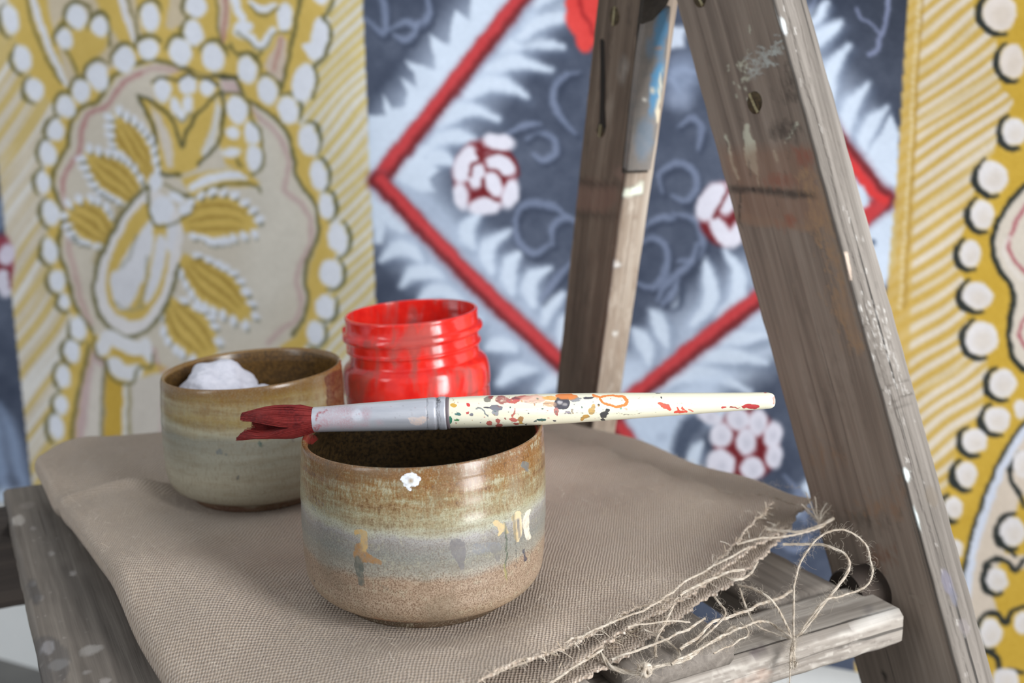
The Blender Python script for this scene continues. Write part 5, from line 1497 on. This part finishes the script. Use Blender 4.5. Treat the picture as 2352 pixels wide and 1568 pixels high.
hc = Canvas(1015, 890, 1790, 1000, 1.0, None, wob=5)
NVY = (52, 50, 68); GRY = (112, 112, 124); TEA = (30, 84, 82); ORG = (226, 124, 44); DRD2 = (150, 40, 44); GLD = (190, 142, 62); PKR = (190, 92, 84)
hl = lambda pts, w, c_, a=.95, soft=2: hc.line(pts, w, c_, soft, a)
for p, c_, a in (((1043, 931, 8, 4), (206, 160, 58), .95), ((1075, 930, 4, 3.5), (206, 36, 44), .95), ((1032, 965, 6, 9), (28, 118, 92), .95), ((1048, 966, 5, 3), (60, 130, 80), .8), ((1051, 951, 8, 3), (58, 108, 108), .9), ((1072, 949, 3, 2.5), (190, 60, 64), .8), ((1081, 952, 5, 2.5), GRY, .9), ((1118, 917, 9, 5), (128, 122, 112), .7), ((1128, 912, 7, 3), DRD2, .7), ((1140, 936, 16, 7), GRY, .8), ((1120, 936, 7, 3), NVY, .9), ((1138, 948, 8, 6), (150, 150, 156), .6),
               ((1155, 918, 18, 9), (168, 96, 90), .55), ((1180, 920, 14, 6), (200, 84, 84), .6), ((1188, 914, 10, 3), (110, 40, 52), .85), ((1205, 911, 18, 4), (186, 96, 86), .7), ((1225, 917, 30, 9), (232, 190, 170), .6), ((1178, 963, 10, 4.5), (196, 96, 90), .9), ((1145, 966, 6, 5), PKR, .8), ((1122, 973, 7, 6), PKR, .8), ((1148, 976, 8, 4), PKR, .8), ((1186, 973, 6, 3), PKR, .7), ((1195, 961, 7, 6), (168, 124, 78), .85), ((1197, 970, 5, 3), (206, 158, 64), .9),
               ((1243, 965, 12, 3.4), TEA, .95), ((1228, 969, 4, 2), (80, 100, 100), .7), ((1275, 965, 4, 1.8), NVY, .8), ((1290, 925, 20, 14), NVY, .92), ((1285, 922, 7, 4), (206, 200, 200), .8), ((1297, 928, 6, 3), (190, 184, 180), .7), ((1277, 942, 5, 8), (190, 120, 112), .8), ((1279, 950, 2, 5), (170, 80, 80), .8), ((1322, 915, 14, 6), (140, 140, 146), .6), ((1352, 914, 12, 3), NVY, .8), ((1302, 910, 26, 6), ORG, .95), ((1262, 914, 14, 4), (232, 170, 90), .8), ((1263, 927, 14, 6), (224, 176, 140), .6),
               ((1305, 946, 8, 3), (150, 140, 160), .5), ((1316, 942, 4, 4), (170, 160, 150), .5), ((1345, 955, 8, 5), GLD, .85), ((1358, 942, 8, 8), (200, 160, 90), .8), ((1362, 934, 4, 6), (206, 166, 100), .7), ((1338, 962, 5, 5), GLD, .8), ((1388, 952, 9, 6), (36, 38, 48), .95), ((1395, 944, 4, 4), (36, 38, 48), .95), ((1386, 961, 5, 2), (36, 38, 48), .9), ((1375, 929, 2.4, 2), NVY, .9), ((1426, 939, 2.4, 2), (110, 196, 170), .9), ((1512, 904, 5, 2), (70, 70, 80), .9), ((1519, 914, 1.8, 1.4), (60, 60, 70), .9), ((1440, 940, 5, 2), (228, 190, 160), .6),
               ((1403, 916, 3, 1.6), (220, 130, 120), .6), ((1664, 936, 6, 1.6), (196, 50, 56), .95), ((1682, 937, 4, 1.6), (150, 40, 36), .9), ((1692, 937, 8, 1.3), (180, 46, 46), .9), ((1722, 934, 17, 5), (184, 30, 42), .95), ((1735, 931, 8, 3), (190, 40, 50), .9), ((1758, 903, 4, 2), (196, 40, 60), .9), ((1754, 900, 7, 2), (90, 80, 90), .7), ((1776, 918, 3, 9), (190, 140, 126), .9), ((1685, 900, 6, 1.4), (60, 60, 64), .8)):
    hc.ell(*p, c_, 0, 1.8, a)
hc.ell(1432, 922, 1, 1, ORG, 0, 1, 0)
hl([(1360, 908), (1382, 912), (1400, 909), (1425, 909), (1440, 918), (1434, 930), (1416, 934), (1394, 928), (1376, 916)], [5, 4, 4, 5, 8, 8, 6, 5, 4], ORG, .9)
for q, w, c_ in (([(1514, 926), (1524, 932), (1532, 934)], [6, 9, 9], (232, 84, 62)), ([(1530, 934), (1540, 940)], [9, 4], (228, 80, 66)), ([(1549, 946), (1562, 944), (1578, 946)], [3, 6, 2], (226, 72, 54)), ([(1555, 936), (1562, 944)], [3, 6], (226, 72, 54)), ([(1567, 936), (1578, 944)], [4, 2], (228, 88, 70)), ([(1582, 940), (1592, 944)], [2, 2], (226, 110, 90)),
                 ([(1183, 938), (1180, 948), (1176, 954)], [2, 2, 5], PKR), ([(1110, 941), (1114, 950), (1122, 958)], [2, 3, 1.5], (120, 126, 130)), ([(1095, 939), (1106, 938), (1112, 944)], [3, 3, 2], (130, 134, 138))):
    hl(q, w, c_)
r2 = random.Random(8)
for _ in range(70):
    x = r2.uniform(1035, 1380); hc.ell(x, r2.uniform(908, 975), r2.uniform(.7, 2.2), r2.uniform(.6, 1.6), r2.choice([PKR, GRY, NVY, GLD, DRD2, TEA, (214, 170, 150)]), 0, 1.4, r2.uniform(.5, .9))
for k in range(80):                                         # fine cracks in the lacquer along the handle
    x0 = r2.uniform(1030, 1500) if k < 62 else r2.uniform(1380, 1740); ln = r2.uniform(30, 150); yc = 948 - (x0 - 1030) * .038; y0 = yc + r2.uniform(-33, 33) * (1 - (x0 - 1030) / 1500)
    hl([(x0, y0), (x0 + ln * .5, y0 - ln * .02 + r2.uniform(-1.5, 1.5)), (x0 + ln, y0 - ln * .04 + r2.uniform(-2, 2))], [.4, .9, .3], (110, 100, 90), .34, 1.1)
t = NT('spattered_cream_lacquer'); pc, pa = t.paint(); n1 = t.noise(t.coord('Object', (30, 400, 400)), 1, 3)
pe = t.rmap(t.math('ADD', pa, t.math('MULTIPLY_ADD', t.noise(t.coord('Object', (700, 1500, 1500)), 1, 4, .7), 1.5, -.75)), .32, .46)
pa = t.math('MULTIPLY', t.math('MINIMUM', pe, t.rmap(pa, 0., .12)), .95)
M_hand = t.fin(t.mix(pa, t.mix(t.rmap(n1, .3, .7), S(238, 234, 212), S(228, 222, 196)), pc), .3, t.bump(n1, .08, .0004), **{'Coat Weight': .25, 'Coat Roughness': .1})
revolve([(1028, 948, 33.5), (1034, 947.7, 35.2), (1080, 946, 36.3), (1150, 943.5, 36.6), (1230, 940.3, 36), (1320, 936.5, 34), (1420, 932.5, 31), (1520, 928.8, 27.4), (1620, 925, 23.6), (1700, 922, 20.8), (1755, 920, 19.2), (1770, 919.6, 17.6), (1777, 919.4, 13.5), (1779, 919.3, 8)], 96, M_hand, 'handle', hc, 1.6)
fcv = Canvas(700, 880, 1050, 1020, 1.2, None, wob=4)
for q, w, c_, a in (([(726, 958), (730, 948), (742, 946), (752, 940)], [3, 5, 3, 4], (140, 34, 44), .95), ([(726, 966), (728, 955)], [4, 6], (140, 34, 44), .9), ([(728, 982), (735, 978)], [14, 8], (150, 50, 56), .8)):
    fcv.line(q, w, c_, 3, a)
r2 = random.Random(4)
for p, a in (((770, 955, 40, 26), .35), ((800, 975, 26, 12), .45), ((840, 950, 10, 14), .5), ((838, 975, 9, 7), .6), ((745, 975, 18, 12), .4), ((795, 938, 20, 10), .3), ((872, 970, 6, 5), .5)):
    fcv.ell(*p, (158, 92, 104), 0, 12, a)
fcv.ell(820, 952, 14, 14, (196, 198, 208), 0, 6, .6)
fcv.poly([(937, 960), (945, 957), (958, 958), (970, 955), (984, 957), (985, 964), (976, 968), (966, 974), (956, 977), (945, 974), (940, 967)], (206, 184, 172), 3, .95)
for _ in range(50):
    fcv.ell(r2.uniform(730, 1010), r2.uniform(925, 985), r2.uniform(.8, 2.4), r2.uniform(.6, 1.4), r2.choice([(92, 84, 92), (150, 70, 80), (120, 118, 128)]), 0, 1.6, .6)
for x in (981, 1004, 1010):
    fcv.line([(x + r2.uniform(-1, 1), y) for y in np.arange(905, 990, 6)], [1, 3, 1.5, 4, 2, 3] if x != 1004 else [4, 5, 2, 3], (66, 62, 70), 2, .65)
fcv.line([(1004, 914), (1009, 922)], 7, (44, 40, 44), 3, .8)
t = NT('brushed_tin'); pc, pa = t.paint(); pa = t.math('MULTIPLY', pa, t.rmap(t.noise(t.coord('Object'), 1400, 4, .7), .36, .56, .3, 1.)); n1 = t.noise(t.coord('Object', (40, 300, 300)), 1, 4)
t.fin(t.mix(pa, t.mix(t.rmap(n1, .3, .7), S(206, 207, 214), S(186, 188, 197)), pc), t.math('ADD', t.math('MULTIPLY', pa, .3), .34), t.bump(n1, .1, .0004))
t.set(t.b.inputs['Metallic'], t.math('MULTIPLY_ADD', pa, -.45, .45))
revolve([(722, 963.5, 27), (723.5, 963.4, 29), (760, 961.6, 30), (840, 957.5, 32.8), (920, 953.6, 35.3), (978, 950.6, 36.8), (981, 950.5, 36.0), (984, 950.3, 37.2), (998, 949.6, 37.6), (1003, 949.4, 36.4), (1006, 949.2, 36.2), (1010, 949, 38), (1018, 948.6, 38.4), (1024, 948.3, 37.8), (1027, 948.1, 35), (1029, 948, 33.4)], 96, t.m, 'ferrule', fcv, 1.4)
t = NT('dark_lacquer_ring')
revolve([(1024, 948.3, 35.2), (1027, 948.2, 36.6), (1031, 948, 36.8), (1034, 947.8, 35.4)], 64, t.fin(S(104, 92, 96), .5), 'glue_ring', None, 1.)
# bristles: two wet clumps with a dark gap between them, strand by strand
rr = np.random.default_rng(21)
FV = []; FF = []
dirb = -bax
e1 = np.array([0, 0, 1.]) - bax * bax[2]; e1 /= np.linalg.norm(e1)
e2 = np.array([0, 1., 0])
base_c = fa + bax * .001
CTL = []
for k in range(3400):
    a = rr.uniform(0, 2 * math.pi); q_ = math.sqrt(rr.uniform(.0, 1))
    o1, o2 = q_ * math.cos(a), q_ * math.sin(a)
    upper = o1 > -.1
    r0 = 26.5 * mpp
    P_0 = base_c + e1 * o1 * r0 + e2 * o2 * r0
    P_1 = fa - bax * 50 * mpp + e1 * (o1 * 39 - 2) * mpp + e2 * o2 * 36 * mpp
    if upper:
        w = (1 - (o1 + .1) / 1.1)                       # 0 outside of the clump .. 1 at the parting
        tp = bp(553, 951) * (1 - w) + bp(552, 961) * w + e2 * o2 * 10 * mpp + e1 * rr.normal(0, 2.) * mpp + bax * (abs(rr.normal(0, 9)) + 10 * (1 - w) * abs(o2)) * mpp
        P_2 = fa - bax * 110 * mpp + e1 * (3 + 33 * (1 - w) ** .8) * mpp + e2 * o2 * 30 * mpp
    else:
        w = min(1, (o1 + 1) / .9)                       # 0 outside (below) .. 1 at the parting
        w = w * rr.uniform(.6, 1)
        tp = bp(541, 1009) * (1 - w) + bp(562, 988) * w + e2 * o2 * 12 * mpp + e1 * rr.normal(0, 1.5) * mpp + bax * abs(rr.normal(0, 6)) * mpp
        P_2 = fa - bax * 110 * mpp + e1 * (-37 + 17 * w) * mpp + e2 * o2 * 32 * mpp
    if o2 > .4 and rr.random() < .4:                   # the back of the brush still closes the parting
        w2 = rr.random(); tp = bp(572, 962 + 30 * w2) + e2 * o2 * 26 * mpp + bax * rr.uniform(0, 20) * mpp
        P_2 = fa - bax * 100 * mpp + e1 * (6 - 32 * w2) * mpp + e2 * o2 * 36 * mpp
    CTL.append((P_0, P_1, P_2, tp))
CTL = np.array(CTL)
ext = np.concatenate([2 * CTL[:, :1] - CTL[:, 1:2], CTL, 2 * CTL[:, 3:] - CTL[:, 2:3]], 1)
hq = []
for i in range(3):
    p0_, p1_, p2_, p3_ = (ext[:, i + j] for j in range(4))
    for tq in (0, 1 / 3, 2 / 3) + ((1,) if i == 2 else ()):
        hq.append(.5 * (2 * p1_ + (p2_ - p0_) * tq + (2 * p0_ - 5 * p1_ + 4 * p2_ - p3_) * tq ** 2 + (3 * p1_ - p0_ - 3 * p2_ + p3_) * tq ** 3))
v_, f_ = hairs(np.stack(hq, 1), np.linspace(.0002, .00009, 10)[None])
FF.append(f_); FV.append(v_); nb_ = len(v_)
# the solid core of wet paint inside the clumps near the ferrule
t = NT('wet_red_bristle'); n1 = t.noise(t.coord('Object', (1, 1, 1)), 900, 3); n2 = t.noise(t.coord('Object'), 120, 3)
M_bri = t.fin(t.mix(t.rmap(n2, .3, .7), t.mix(t.rmap(n1, .4, .6), S(118, 30, 29), S(86, 17, 19)), S(132, 40, 36)), .45, None)
core = []
for i, (off, r_) in enumerate(((0, 25), (14, 28), (28, 29), (40, 22), (48, 12), (54, 3))):
    for k in range(24):
        a = 2 * math.pi * k / 24
        core.append(fa - bax * off * mpp + e1 * (math.cos(a) * r_ * .92 - (2 if off else 0)) * mpp + e2 * math.sin(a) * r_ * .92 * mpp)
FF.append(grid_faces(6, 24, True) + nb_); FV.append(np.array(core))
br = mesh_obj('bristles', np.vstack(FV), np.vstack(FF), M_bri, bru)
br['label'] = 'red paint-soaked bristles parted in two clumps'
